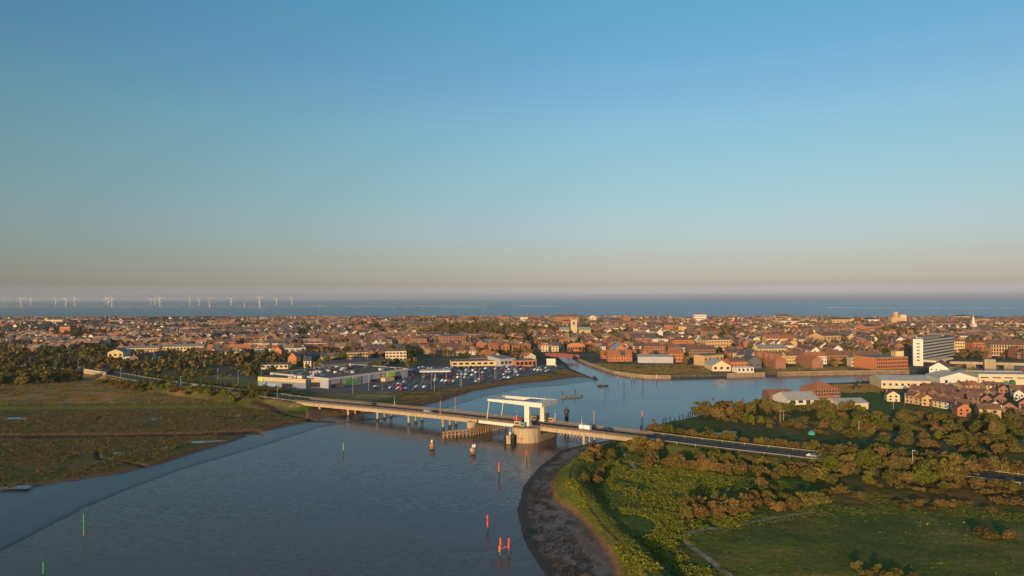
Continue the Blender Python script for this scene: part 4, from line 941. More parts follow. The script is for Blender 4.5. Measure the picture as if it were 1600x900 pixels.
bl = [
 # name, label, category, p0, p1, depth, h(px or m), roof, rh, wall, roof, wins, chim
 ('motel', 'yellow gabled motel block with dark windows and a white annex', 'motel', (168, 567), (192, 566.5), 22, 9.5, 'front', 2.6, YELL, LGREYR, (2, 3, 2.0, 1.8), 0),
 ('motel_annex', 'white single-storey annex beside the yellow gabled block', 'annex', (192.5, 566.5), (205, 566), 12, 5, 'flat', 0, WREND, BLUER, (1, 3, 1.5, 1.6), 0),
 ('motel', 'long yellow motel block with a row of dark windows nearer the gabled block', 'motel', (193, 555), (248, 554), 14, 7, 'gable', 2, YELL, LGREYR, (2, 12, 1.7, 1.6), 0),
 ('motel', 'long yellow motel block farther from the gabled block, arched dark windows', 'motel', (254, 554), (318, 553), 14, 8, 'gable', 2.4, YELL, LGREYR, (2, 12, 1.8, 1.9), 0),
 ('house', 'bright orange gabled house behind the supermarket, the farther of the pair', 'house', (427, 559), (440, 559), 10, 7, 'front', 4, ORANGE, OTILE, (1, 2, 1.1, 1.3), 1),
 ('house', 'bright orange gabled house behind the supermarket, the nearer of the pair', 'house', (450, 571), (463.5, 571), 10, 7, 'front', 4, ORANGE, OTILE, (1, 2, 1.1, 1.3), 1),
 ('retail_unit', 'low pink and cream shop front behind the supermarket car entrance', 'shop', (408, 577), (450, 576.5), 15, 3.4, 'flat', 0, CREAM, FLATR, (1, 6, 2.2, 1.6), 0),
 ('flats', 'tan three-storey flats with dark balconies behind the supermarket', 'flats', (543, 568), (575, 567), 14, 9.5, 'flat', 0, TAN, FLATR, (3, 7, 1.8, 1.4), 0),
 ('flats', 'tan three-storey flats with striped balconies closer to the brick blocks', 'flats', (602, 565.5), (635, 565), 14, 9.5, 'flat', 0, CREAM, FLATR, (3, 6, 2.2, 1.3), 0),
 ('depot', 'long dark slatted shed in the trees behind the orange houses', 'shed', (474, 569), (522, 563), 18, 6, 'gable', 2.5, DGREY, SLATE, (1, 14, .7, 2.6), 0),
 ('school', 'long flat-roofed cream school range before the terraces', 'school', (475, 545), (528, 545), 22, 6.5, 'flat', 0, YELL, FLATR, (2, 14, 1.8, 1.5), 0),
 ('retail_unit', 'very long low grey warehouse directly behind the supermarket roof', 'warehouse', (505, 578), (608, 571), 22, 4.6, 'gable', 1.5, DGREY, SLATE, None, 0),
 ('brick_block', 'tall red brick block with a pale lower hall beside the town trees', 'brick block', (692, 543), (728, 542), 22, 13, 'flat', 0, BRICK, FLATR, (4, 8, 1.3, 1.5), 0),
 ('brick_block', 'squat brick flats with a tan band next to the tall red brick block', 'flats', (640, 544), (667, 544), 20, 11, 'hip', 3, BRICK, TILE, (3, 6, 1.6, 1.5), 0),
 ('brick_block', 'orange brick hall in front of the tall red brick block', 'hall', (688, 554), (722, 553), 18, 7.5, 'gable', 3, ORANGE, TILE, (2, 6, 1.6, 1.5), 0),
 ('warehouse', 'pale flat-roofed warehouse behind the shops, blue-grey end', 'warehouse', (742, 541), (795, 540), 30, 6, 'flat', 0, TAN, LGREYR, None, 0),
 ('market_hall', 'round-fronted orange brick hall near the red bridge', 'hall', (887, 549), (914, 549), 22, 6.5, 'barrel', 2.8, ORANGE, SLATE, (1, 7, 1.8, 2.6), 0),
 ('fast_food_shop', 'small red and white shop at the end of the retail strip', 'shop', (796, 562), (816, 562), 14, 4.6, 'hip', 2, REDR, REDR, (1, 4, 1.8, 1.6), 0),
 ('retail_unit', 'low tan fronted retail strip facing the car park', 'shop', (706, 573), (782, 571.5), 18, 4.2, 'flat', 0, YELL, FLATR, (1, 8, 3.2, 1.6), 0),
 ('retail_unit', 'silver sheet-clad retail unit in the middle of the strip', 'shop', (782, 573), (806, 571.5), 22, 6.5, 'shed', 1.2, GREYM, LGREYR, (1, 4, 2.4, 2.2), 0),
 ('retail_unit', 'orange fronted shop between the silver unit and the white board', 'shop', (806, 573.5), (838, 572.5), 16, 5.2, 'flat', 0, ORANGE, DGREY, (1, 5, 2.6, 2.6), 0),
 ('retail_unit', 'cream shop with a red stripe, purple sign end of the strip', 'shop', (735, 568), (765, 567.5), 14, 4.4, 'flat', 0, mat('purple_panel', (.22, .12, .30), .6, .1, 1), FLATR, (1, 5, 2, 1.4), 0),
 ('gabled_hall', 'orange gabled riverside hall with a blue-grey roof slope', 'hall', (957, 558), (984, 558), 30, 6.5, 'front', 5, ORANGE, BLUER, (1, 3, 1.8, 2.6), 0),
 ('boat_shed', 'long pale grey shed on the grassy point', 'shed', (997, 567), (1052, 567.5), 12, 5.2, 'shed', 1.4, GREYM, PALER, None, 0),
 ('townhouse', 'brown brick corner block behind the long grey shed', 'brick block', (1006, 556), (1040, 556), 14, 9.5, 'hip', 3, BRICK, TILE, (3, 8, 1.1, 1.3), 3),
 ('townhouse', 'orange brick house beside the long grey shed, dark gable', 'house', (1046, 566), (1068, 566), 14, 7.5, 'gable', 3.2, ORANGE, OTILE, (2, 5, 1.2, 1.4), 2),
 ('office', 'white flat office with a tall cream stair block', 'office', (1020, 543), (1044, 543), 16, 9, 'flat', 0, WREND, PALER, (2, 6, 1.8, 1.0), 0),
 ('warehouse', 'long brown riverside maltings with a double row of windows', 'warehouse', (1077, 563), (1119, 563), 16, 10, 'gable', 3, DBRICK, TILE, (3, 10, 1.0, 1.2), 0),
 ('boat_shed', 'pale sheet-roofed boat shed sloping down to the quay', 'shed', (1113, 580), (1142, 580), 24, 4.2, 'front', 4, CREAM, PALER, (1, 3, 2, 2), 0),
 ('boat_shed', 'orange brick boat shed beside the pale one at the quay', 'shed', (1142, 577), (1168, 576.5), 14, 6.0, 'gable', 2.5, ORANGE, TILE, (1, 5, 1.2, 1.4), 0),
 ('boat_shed', 'low white shed with dark doors on the quay', 'shed', (1152, 582.5), (1178, 582), 9, 3.6, 'flat', 0, WREND, PALER, (1, 4, 1.5, 2), 0),
 ('boat_shed', 'dark gabled workshop behind the low white quay shed', 'workshop', (1168, 576), (1190, 575.5), 14, 6, 'front', 4, DGREY, SLATE, (1, 2, 1.4, 1.4), 0),
 ('office', 'tan brick offices with pale window bays on a rise', 'office', (1103, 548), (1143, 547.5), 18, 11.5, 'flat', 0, TAN, FLATR, (3, 9, 1.3, 1.6), 0),
 ('brick_block', 'orange brick block with a long low front, left of the tan offices', 'brick block', (1052, 546), (1085, 546), 18, 10.5, 'hip', 3, ORANGE, TILE, (3, 8, 1.2, 1.4), 0),
 ('townhouse', 'yellow villa with three pointed gables facing the river', 'villa', (1186, 559), (1230, 558), 12, 8.5, 'gable', 3.5, YELL, LGREYR, (2, 9, 1.4, 1.5), 2),
 ('townhouse', 'cream terrace with many small windows beside the quay sheds', 'terrace', (1182, 568), (1228, 567.5), 10, 6.5, 'gable', 3.4, CREAM, TILE, (2, 12, 1.0, 1.3), 6),
 ('townhouse', 'yellow terrace continuing the cream one toward the brick rows', 'terrace', (1229, 568.5), (1262, 568), 10, 7, 'gable', 3.2, YELL, TILE, (2, 8, 1.0, 1.4), 4),
 ('townhouse', 'white end terrace before the long brick rows', 'terrace', (1263, 569), (1292, 569), 10, 7, 'gable', 3, WREND, OTILE, (2, 7, 1.0, 1.4), 3),
 ('townhouse', 'long brick terrace with white window bands above the quay', 'terrace', (1293, 568.5), (1345, 568), 10, 7.5, 'gable', 3.4, BRICK, TILE, (2, 14, 1.0, 1.4), 6),
 ('townhouse', 'second long brick terrace nearer the orange warehouse', 'terrace', (1346, 569), (1376, 568.5), 10, 7.5, 'gable', 3.4, BRICK, TILE, (2, 9, 1.0, 1.4), 4),
 ('townhouse', 'pair of tall cream houses at the quay edge', 'house', (1331, 573), (1346, 573), 9, 7.5, 'hip', 2, CREAM, LGREYR, (2, 4, 1.1, 1.4), 1),
 ('townhouse', 'grand long yellow building on the far ridge of roofs', 'terrace', (1198, 541), (1245, 541), 16, 9.0, 'gable', 3.5, YELL, OTILE, (2, 12, 1.2, 1.5), 4),
 ('warehouse', 'orange brick riverside warehouse with close-set windows and a yellow roof room', 'warehouse', (1370, 578), (1419, 576), 24, 9.5, 'flat', 0, ORANGE, DGREY, (3, 18, 1.0, 1.6), 0),
 ('brick_block', 'grand tan town building behind the road bridge', 'town hall', (1548, 556), (1600, 557), 22, 11, 'gable', 4.5, TAN, TILE, (3, 12, 1.4, 2.6), 5),
 ('brick_block', 'tan stone-fronted block beyond the office block', 'brick block', (1492, 556), (1508, 556), 16, 14, 'flat', 0, YELL, FLATR, (4, 4, 1.3, 1.6), 0),
 ('brick_block', 'tall orange brick block between the tan one and the grand building', 'brick block', (1520, 554), (1542, 554), 18, 12, 'hip', 3, ORANGE, TILE, (3, 6, 1.2, 1.7), 2),
 ('seafront_hotel', 'pink and white stepped seafront building standing above the roofs', 'hotel', (1085, 504), (1104, 504), 20, 18, 'flat', 0, WREND, REDR, (3, 6, 3, 2), 0),
 ('seafront_hotel', 'pink seafront guest house on the skyline between trees', 'hotel', (781, 504), (796, 504), 18, 14, 'hip', 4, BRICK, TILE, (3, 4, 2, 2), 0),
 ('seafront_hotel', 'cream seafront hotel on the skyline near the church', 'hotel', (812, 504), (825, 504), 18, 13, 'flat', 0, CREAM, FLATR, (3, 4, 2, 2), 0),
 ('seafront_hotel', 'tall pink terrace on the skyline seaward of the church', 'hotel', (868, 507), (905, 507), 18, 17, 'gable', 4, BRICK, TILE, (4, 10, 1.6, 1.8), 4),
 ('seafront_hotel', 'brick hotel with twin gables at the skyline past the church', 'hotel', (920, 505), (932, 505), 18, 14, 'front', 4, CREAM, TILE, (3, 3, 2, 2), 0),
 ('seafront_hotel', 'pink hotel with pointed roof on the skyline over the orange hall', 'hotel', (973, 506), (986, 506), 18, 14, 'hip', 7, BRICK, OTILE, (3, 4, 2, 2), 0),
 ('seafront_hotel', 'low wide tan hall on the skyline by the round tree', 'hall', (1220, 509), (1250, 509), 20, 9, 'flat', 0, CREAM, PALER, None, 0),
 ('riverside_pavilion', 'orange-roofed brick building with white windows in the park trees', 'brick building', (1273, 622), (1313, 621), 14, 4.8, 'hip', 3.6, BRICK, OTILE, (2, 9, 1.0, 1.1), 0),
 ('storage_shed', 'low brown-roofed shed at the tip of the riverside trees', 'shed', (1203, 624), (1240, 624), 12, 3.0, 'gable', 2.0, DBRICK, mat('rust_roof', (.30, .14, .08), .8, .2, .6), None, 0),
 ('storage_shed', 'white ridge-roofed tent shed beside the brown-roofed one', 'shed', (1233, 633), (1281, 632), 18, 2.6, 'gable', 3.2, WREND, PALER, (1, 4, 2.4, 1.5), 0),
 ('storage_shed', 'pale flat-topped shed standing in front of the orange-roofed building', 'shed', (1310, 640), (1357, 639), 14, 3.2, 'gable', 1.6, CREAM, PALER, None, 0),
 ('riverside_warehouse', 'long low white warehouse with small dark doors across from the office block', 'warehouse', (1377, 607), (1454, 608), 22, 5.2, 'gable', 2.2, CREAM, PALER, (1, 8, 1.4, 1.4), 0),
 ('riverside_warehouse', 'tall white gabled warehouse with a brown roof on the river', 'warehouse', Vector((289, 474, 2.3)), Vector((298, 467.5, 2.3)), 24, 9.0, 'front', 3.6, WREND, TILE, (1, 4, .9, .9, 6.4), 0),
 ('riverside_warehouse', 'broad white shed with a pale shallow roof beside the tall gabled one', 'warehouse', (1469, 601), (1528, 602), 20, 4.6, 'front', 3.4, WREND, PALER, (1, 3, 1.6, 2.2, 0), 0),
 ('riverside_warehouse', 'long yellow-cream flat warehouse at the edge by the green tank', 'warehouse', (1529, 600.5), (1625, 602), 20, 6.5, 'flat', 0, CREAM, PALER, (1, 5, 5, .7, 3.4), 0),
]
for (nm, lb, ct, p0, p1, D, h, rt, rh, wl, rf, wn_, ch) in bl:
    building(nm, lb.replace(', left of the tan offices', ' beside the tan offices').replace('right of', 'beside'), ct, p0, p1, D, h, rt, rh, wl, rf, wn_, None, ch)
# rooftop room of the orange warehouse
# seven-storey office block
def office():
    r = empty('office_block', PG(1427, 571.5)); tag(r, 'white and glass office block with horizontal window bands above the river', 'office block')
    p0 = PG(1427, 571.5); p1 = PG(1442.5, 572); p2 = PG(1492, 562)
    hh = 22.3
    a = (p1 - p0); a.z = 0; W = a.length; ang_ = math.atan2(a.y, a.x); r.rotation_euler.z = ang_
    inv = Matrix.Rotation(-ang_, 3, 'Z'); q2 = inv @ (p2 - p0); q1 = Vector((W, 0, 0))
    mb = MB(); mb.box((W / 2, 4, -1), (W, 8, hh + 1)); st = mb.build('stair_tower', WREND, r)
    for i in range(6): link('window', winmesh(2.0, 1.1), st, (W * .52, 0, 4.2 + i * 2.75))
    d = (q2 - q1); d.z = 0; L = d.length; aa = math.atan2(d.y, d.x)
    def wb(x0, x1, y0, y1, z0, z1, m, nm, par=None):
        mb = MB(); c = q1 + Matrix.Rotation(aa, 3, 'Z') @ Vector(((x0 + x1) / 2, (y0 + y1) / 2, 0)); mb.box((c.x, c.y, z0), (x1 - x0, y1 - y0, z1 - z0), aa); return mb.build(nm, m, par or r)
    wb(.1, L, .6, 7.4, 4.0, hh - 1.6, mat('curtain_glass', (.07, .09, .11), .25, .15, .5, spec=.6), 'wall')
    for i in range(7): wb(.05, L + .2, .3, 7.6, 4.2 + i * 2.6, 5.3 + i * 2.6, mat('spandrel_band', (.40, .40, .38), .6, .08, .8), 'floor_band')
    wb(0.05, L + .3, .3, 7.7, hh - 1.4, hh - .9, FLATR, 'roof'); wb(6, L * .6, 2, 6, hh - .897, hh + 1.2, LGREYR, 'plant_room')
    wb(2, L * .55, -9, .55, 3.4, 5.0, CREAM, 'podium'); wb(2.6, L * .5, -8, .5, -1, 3.38, GLASS, 'podium_wall')
    for i in range(6): wb(2.2 + i * 5, 3.0 + i * 5, -8.8, -8.2, -1, 3.38, CREAM, 'podium_column')
    footprints.append((p1.x + 15, p1.y + 15, 26)); footprints.append((p0.x + 4, p0.y + 4, 12)); footprints.append((p2.x, p2.y, 16))
office()
# church with tower
p = PG(896.5, 522)
r = empty('church', p); tag(r, 'stone church with a square pinnacled tower and green copper roofs among trees', 'church')
mb = MB(); mb.box((0, 0, -1), (9.5, 9.5, 24)); t = mb.build('tower', mat('church_stone', (.52, .42, .26), .9, .15, .6), r)
for dx in (-4.3, 4.3):
    for dy in (-4.3, 4.3): m2 = MB(); m2.cyl((dx, dy, 23), .7, 3.5, 6, .05); m2.build('pinnacle', TAN, t)
for z in (15,): m2 = MB(); m2.box((0, -4.8, z), (2.6, .2, 5)); m2.build('belfry_opening', DARK, t)
for x0, sx in ((-15, 15), (17, 19)):
    wl, rf = hmb(sx, 12, 7, 'gable', 4); w_ = wl.build('wall', TAN, r); w_.location = (x0 - sx / 2, -6, 0); f_ = rf.build('roof', COPPER, r); f_.location = w_.location
footprints.append((p.x, p.y, 34))
# seafront tower and its block
p = PG(1403, 508)
r = empty('seafront_tower', p); tag(r, 'tan slab building with a thin tower above all roofs on the skyline', 'tower')
sc = p.y / F
mb = MB(); mb.box((-2 * sc, 0, -1), (20 * sc, 14, 13 * sc)); mb.build('wall', TAN, r)
mb = MB(); mb.box((-5 * sc, -2, 5), (5.5 * sc, 7, 20 * sc - 4)); mb.build('tower', TAN, r)
mb = MB(); mb.box((6 * sc, -2, 5), (9 * sc, 9, 12.5 * sc)); mb.build('wing', CREAM, r)
p = PG(1521, 517)
r = empty('church_spire', p); tag(r, 'pale pointed church spire beyond the office block', 'spire')
mb = MB(); mb.box((0, 0, -1), (7, 7, 13)); mb.build('tower', CREAM, r)
mb = MB(); mb.cyl((0, 0, 12.1), 3.3, 15, 8, .1); mb.build('spire', WREND, r)
# red road bridge at the mouth of the small river and its approach
p0, p1 = PG(857, 558), PG(900, 562)
r = empty('girder_bridge', p0); tag(r, 'long red girder bridge crossing the mouth of the small river', 'bridge')
d = p1 - p0; d.z = 0; L = d.length; r.rotation_euler.z = math.atan2(d.y, d.x); r.location.z = 3.0
mb = MB(); mb.box((L / 2, 0, .8), (L, 8, .6)); mb.build('deck', ASPH, r)
for y in (-4.2, 4.2):
    mb = MB(); mb.box((L / 2, y, .6), (L, .4, 3.0)); mb.build('girder', mat('faded_red_girder', (.26, .09, .07), .8, .25, .6), r)
# road bridge on the far right with its stone pier
p0, p1 = PG(1484, 569), PG(1640, 573)
r = empty('road_bridge', (p0.x, p0.y, 1.6)); tag(r, 'low pale road bridge with a square stone pier behind the white warehouses', 'bridge')
d = p1 - p0; d.z = 0; L = d.length; r.rotation_euler.z = math.atan2(d.y, d.x)
mb = MB(); mb.box((L / 2, 6, 1.0), (L, 12, 1.2)); mb.build('deck', CONC, r)
mb = MB(); mb.box((L / 2, .1, 2.2), (L, .3, 1.0)); mb.build('parapet', CONC, r)
for f in (.22, .40, .60): mb = MB(); mb.box((L * f, 6, -4.5), (7, 13, 5.5)); mb.build('pier', CONC_D, r)
mb = MB(); mb.box((L * .395, -2.5, -4.5), (8, 5, 10.5)); mb.build('pier_tower', CONC, r)
footprints.append((p0.x + L * .3, p0.y, 40)); footprints.append((p0.x + L * .8, p0.y, 40))
# overbridge parapet at the far end of the causeway
p0, p1 = PG(132, 587), PG(165, 590)
r = empty('underpass_wall', p0); tag(r, 'pale sloping concrete wall of the underpass by the roundabout', 'wall')
d = p1 - p0; d.z = 0; L = d.length; r.rotation_euler.z = math.atan2(d.y, d.x)
mb = MB(); mb.box((L / 2, 0, -1), (L, 1.0, 4.0)); mb.build('wall', CONC, r); mb = MB(); mb.box((L / 2, 0, 3.003), (L + .3, 1.3, .4)); mb.build('coping', CREAM, r)
# petrol canopy
p = PG(680, 590)
r = empty('filling_station', p, .1); tag(r, 'filling station canopy with a thin pale roof in the car park', 'filling station')
mb = MB(); mb.box((0, 0, 4.6), (22, 12, .9)); mb.build('canopy', WREND, r)
for x in (-8, 0, 8):
    for y in (-3, 3): mb = MB(); mb.box((x, y, -.2), (.5, .5, 4.79)); mb.build('column', DGREY, r)
for x in (-8, 0, 8): mb = MB(); mb.box((x, 0, 0), (1.1, 3, 1.9)); mb.build('pump', REDR, r)
footprints.append((p.x, p.y, 16))
r = empty('hoarding', PG(861, 573)); tag(r, 'large blank white board beside the shops near the spit', 'board')
mb = MB(); mb.box((0, 0, 1.2), (7.5, .6, 5.6)); mb.build('board', WREND, r)
for x in (-3, 3): mb = MB(); mb.box((x, .5, -.3), (.4, .4, 6.4)); mb.build('post', DGREY, r)
r = empty('green_tank', PG(1582, 606)); tag(r, 'dark green tank behind the last terraced houses', 'tank')
mb = MB(); mb.cyl((0, 0, -.5), 1.7, 5.0, 16); mb.build('shell', mat('tank_green', (.02, .12, .07), .5, .1, 1), r); mb = MB(); mb.cyl((0, 0, 4.5), 1.75, .7, 16, .3); mb.build('lid', mat('tank_green', (.02, .12, .07)), r)
r = empty('roof_room', PG(1411, 577)); r.location.y += 8; tag(r, 'yellow rooftop room on the orange riverside warehouse', 'roof room')
mb = MB(); mb.box((0, 0, 9.6), (6.5, 7, 4.2)); mb.build('wall', YELL, r); mb = MB(); mb.box((0, 0, 13.803), (7, 7.5, .4)); mb.build('roof', TAN, r)

# ------------------------------------------------------------------ ordinary houses
def house_mesh(W, D, h, rh, kind):
    wl, rf = hmb(W, D, h, kind, rh)
    return wl, rf
WALLS = [(BRICK, 'red brick'), (CREAM, 'cream rendered'), (WREND, 'white'), (TAN, 'tan brick'), (DBRICK, 'brown brick'), (ORANGE, 'orange brick')]
ROOFS = [(TILE, 'brown-tiled'), (SLATE, 'slate'), (OTILE, 'orange-tiled')]
def free(x, y, rad=0):
    for fx, fy, fr in footprints:
        if abs(x - fx) < fr + rad and abs(y - fy) < fr + rad: return False
    return True
houses = []      # x, y, z, angle, W, D, h, rh, kind, wall, roof
def inside(poly, x, y):
    c = False; n_ = len(poly)
    for i in range(n_):
        ax, ay = poly[i]; bx, by = poly[(i + 1) % n_]
        if (ay > y) != (by > y) and x < (bx - ax) * (y - ay) / (by - ay) + ax: c = not c
    return c
# how built-up each stretch of the town is (photograph rows and columns turned into places)
NOBUILD = [[(560, 545), (640, 578), (640, 620), (900, 600), (900, 566), (700, 562), (660, 575)],
           [(-200, 560), (130, 560), (165, 575), (320, 602), (480, 622), (640, 620), (640, 575), (400, 572), (330, 575), (-200, 640)],
           [(950, 562), (1100, 566), (1100, 600), (950, 600)],
           [(1195, 571), (1420, 573), (1420, 600), (1195, 600)],
           [(1380, 566), (1445, 566), (1445, 590), (1380, 590)]]
GREENS = [[(640, 509), (905, 506), (905, 524), (640, 526)], [(505, 560), (540, 548), (560, 552), (540, 575), (500, 576)], [(780, 522), (960, 520), (930, 545), (800, 545)],
          [(1390, 500), (1425, 510), (1425, 562), (1385, 560)], [(-100, 542), (170, 542), (330, 560), (330, 600), (-100, 600)], [(330, 548), (430, 545), (430, 578), (330, 590)],
          [(0, 512), (80, 511), (80, 517), (0, 517)], [(510, 496), (640, 496), (640, 500), (510, 500)], [(1128, 512), (1180, 512), (1180, 522), (1128, 522)], [(1270, 536), (1330, 536), (1330, 548), (1270, 546)]]
nob = [PX(p, 2.3) for p in NOBUILD]; grn = [PX(p, 2.3) for p in GREENS]
treespots = []
cell = 58
for gx in range(-34, 35):
    for gy in range(7, 35):
        cx, cy = gx * cell + rnd.uniform(-6, 6), gy * cell + rnd.uniform(-6, 6)
        if abs(cx) > cy * 0.86 + 40 or cy > 1930 - max(cx, 0) * .16: continue
        px, py = to_px(cx, cy, 2.3)
        if py > 592 and px < 1380: continue
        if cy < 430: continue
        if dwat(cx, cy) < 22: continue
        ang_ = [0.06, -0.25, 0.35, 1.45, 0.0][(int(cx // 260) * 3 + int(cy // 230) * 5) % 5] + rnd.uniform(-.05, .05)
        if rnd.random() < .22: ang_ += math.pi / 2
        if any(inside(q, cx, cy) for q in nob): 
            if py < 588 and px < 560 or py < 570: treespots.append((cx, cy, 28, 9 if px < 560 else 3))
            continue
        if any(inside(q, cx, cy) for q in grn):
            treespots.append((cx, cy, 30, 24)); 
            if rnd.random() < .75: continue
        leafy = 0.30 if px < 640 else (0.10 if px > 950 else .20)
        if rnd.random() < leafy: treespots.append((cx, cy, 30, 22)); continue
        treespots.append((cx, cy, 28, 14 if px < 640 else (12 if px < 950 else 11)))
        big_ = rnd.random() < (.10 if px > 900 else .05)
        if big_:
            W, D = rnd.uniform(18, 40), rnd.uniform(12, 24)
            houses.append((cx - W / 2, cy - D / 2, ang_ * .3, W, D, rnd.uniform(5, 10 if cy < 1000 else 11), rnd.uniform(1.5, 3.5), rnd.choice(['flat', 'flat', 'gable', 'hip']), rnd.choice([0, 1, 2, 3, 3, 5]), rnd.choice([1, 0, 1]), 'hall')); continue
        rowwall = rnd.choices([0, 1, 2, 3, 4, 5], [.30, .15, .12, .13, .16, .14] if px < 900 else [.24, .18, .14, .17, .08, .19])[0]; rowroof = rnd.choices([0, 1, 2], [.62, .22, .16])[0]
        ca, sa = math.cos(ang_), math.sin(ang_)
        for row in (-16, 14):
            if rnd.random() < .08: continue
            terr = rnd.random() < .7
            W = rnd.uniform(5.2, 6.4) if terr else rnd.uniform(7, 9.5); n_ = int(52 / (W if terr else W + 3.5)); h = rnd.uniform(5.0, 6.6); D = rnd.uniform(8, 9.5); rh = rnd.uniform(2.4, 3.6)
            for i in range(n_):
                if rnd.random() < .05: continue
                lx = -26 + i * (W if terr else W + 3.5); ly = row + (0 if terr else rnd.uniform(-1.5, 1.5))
                x, y = cx + lx * ca - ly * sa, cy + lx * sa + ly * ca
                if not free(x, y, 6) or dwat(x, y) < 14: continue
                wi = rowwall if rnd.random() < .72 else rnd.choices([0, 1, 2, 3, 4, 5], [.25, .2, .15, .15, .15, .1])[0]
                ri = rowroof if rnd.random() < .8 else rnd.choice([0, 1, 2])
                kd = 'gable' if terr and rnd.random() < .85 else rnd.choice(['gable', 'hip', 'front'])
                houses.append((x, y, ang_, W, D, h + rnd.uniform(-.15, .15), rh, kd, wi, ri, 'house'))
# the close terraces by the white warehouses, set out in rows
def row_of(p0, p1, W, D, h, rh, walls_, roofs_, kinds_, skip=0):
    p0, p1 = PG(*p0), PG(*p1); d = p1 - p0; d.z = 0; n_ = int(d.length / W); a = math.atan2(d.y, d.x); d.normalize()
    for i in range(n_):
        if rnd.random() < skip: continue
        p = p0 + d * (i * W)
        houses.append((p.x, p.y, a, W * rnd.uniform(.9, .995), D, h + rnd.uniform(-.5, .5), rh + rnd.uniform(-.4, .4), rnd.choice(kinds_), rnd.choice(walls_), rnd.choice(roofs_), 'near'))
G_, F_, H_ = 'gable', 'front', 'hip'
row_of((1386, 627), (1410, 628), 6.5, 8, 3.8, 3.2, [1, 2], [0], [F_, G_])
row_of((1414, 629), (1490, 641), 5.6, 8, 3.6, 2.6, [1, 1, 2, 3, 0], [0, 0, 2], [G_, G_, F_], .05)
row_of((1420, 620), (1500, 628), 5.6, 8, 3.6, 2.6, [0, 4, 1], [0], [G_, G_, F_], .08)
row_of((1494, 642), (1534, 646), 6.0, 8, 3.8, 2.8, [0, 5, 4], [0], [G_, F_])
row_of((1500, 620), (1560, 626), 5.6, 8, 3.6, 2.6, [0, 1, 4], [0], [G_, F_], .05)
row_of((1504, 611), (1536, 611), 5.6, 8, 3.4, 2.6, [1, 3], [0, 2], [G_, F_])
row_of((1541, 612), (1577, 613), 5.6, 8, 3.4, 2.6, [1, 3], [0], [G_, F_])
row_of((1512, 632), (1590, 638), 5.8, 8, 3.8, 2.6, [0, 1, 2, 4], [0], [G_, F_, F_], .05)
row_of((1440, 612), (1495, 617), 5.8, 8, 3.4, 2.6, [0, 4], [0], [G_], .1)
row_of((1584, 626), (1650, 632), 5.8, 8, 3.8, 2.6, [0, 5, 2], [0, 1], [G_, F_], .05)
row_of((1450, 624), (1510, 631), 5.4, 7, 3.6, 2.5, [0, 4, 1], [0], [G_, F_], .05)
row_of((1545, 644), (1590, 647), 5.8, 7, 3.6, 2.6, [2, 1, 0], [0], [F_, G_], .05)
row_of((1560, 618), (1640, 622), 5.8, 7, 3.6, 2.6, [1, 0, 4], [0, 2], [F_, G_, G_], .05)
row_of((1592, 641), (1660, 646), 5.8, 8, 3.8, 2.6, [1, 0, 3], [0, 2], [G_, F_], .05)
row_of((1496, 650), (1526, 652), 6.2, 8, 3.8, 2.6, [5, 1, 0], [0], [F_, G_], .05)
row_of((1440, 634), (1500, 639), 5.6, 7, 3.6, 2.6, [2, 1, 3], [0], [F_, G_, F_], .1)
row_of((1530, 652), (1585, 655), 9, 8, 3.8, 2.0, [3, 3], [1, 0], [G_], .05)
row_of((1590, 655), (1680, 660), 9, 8, 3.2, 2.0, [5, 3], [0, 0], [G_], .05)
vis = []
rest = []
for hs_ in houses:
    px, py = to_px(hs_[0], hs_[1], 4)
    (vis if -5 < px < 1605 else rest).append(hs_)
vis.sort(key=lambda q: q[1] / math.sqrt(q[3] * (q[5] + 3)) if q[10] != 'near' else 0)
near, more = vis[:300], vis[300:]
ORD = ['first', 'second', 'third', 'fourth', 'fifth', 'sixth', 'seventh', 'eighth', 'ninth', 'tenth', 'eleventh', 'twelfth', 'thirteenth', 'fourteenth', 'fifteenth', 'sixteenth', 'seventeenth', 'eighteenth', 'nineteenth', 'twentieth']
def ordn(i): return ORD[i] if i < 20 else '%d%s' % (i + 1, {1: 'st', 2: 'nd', 3: 'rd'}.get((i + 1) % 10 if not 10 < (i + 1) % 100 < 14 else 0, 'th'))
LM = [(220, 555, 'the yellow motel'), (450, 565, 'the orange gabled houses'), (588, 560, 'the tan flats'), (710, 545, 'the tall brick block'), (900, 548, 'the round-fronted orange hall'),
      (1025, 560, 'the long grey shed'), (1125, 547, 'the tan offices'), (1210, 560, 'the three-gabled yellow villa'), (1335, 570, 'the long brick terraces'), (1460, 555, 'the white and glass office block'),
      (1575, 560, 'the grand town building'), (1415, 605, 'the long white warehouse'), (1500, 600, 'the broad white shed'), (1575, 604, 'the green tank'), (1296, 615, 'the orange-roofed park building'), (60, 560, 'the far roundabout')]
def near_lm(px, py):
    return min(LM, key=lambda q: abs(q[0] - px) + 3.0 * abs(q[1] - py))
_prot = {}
buckets = {}
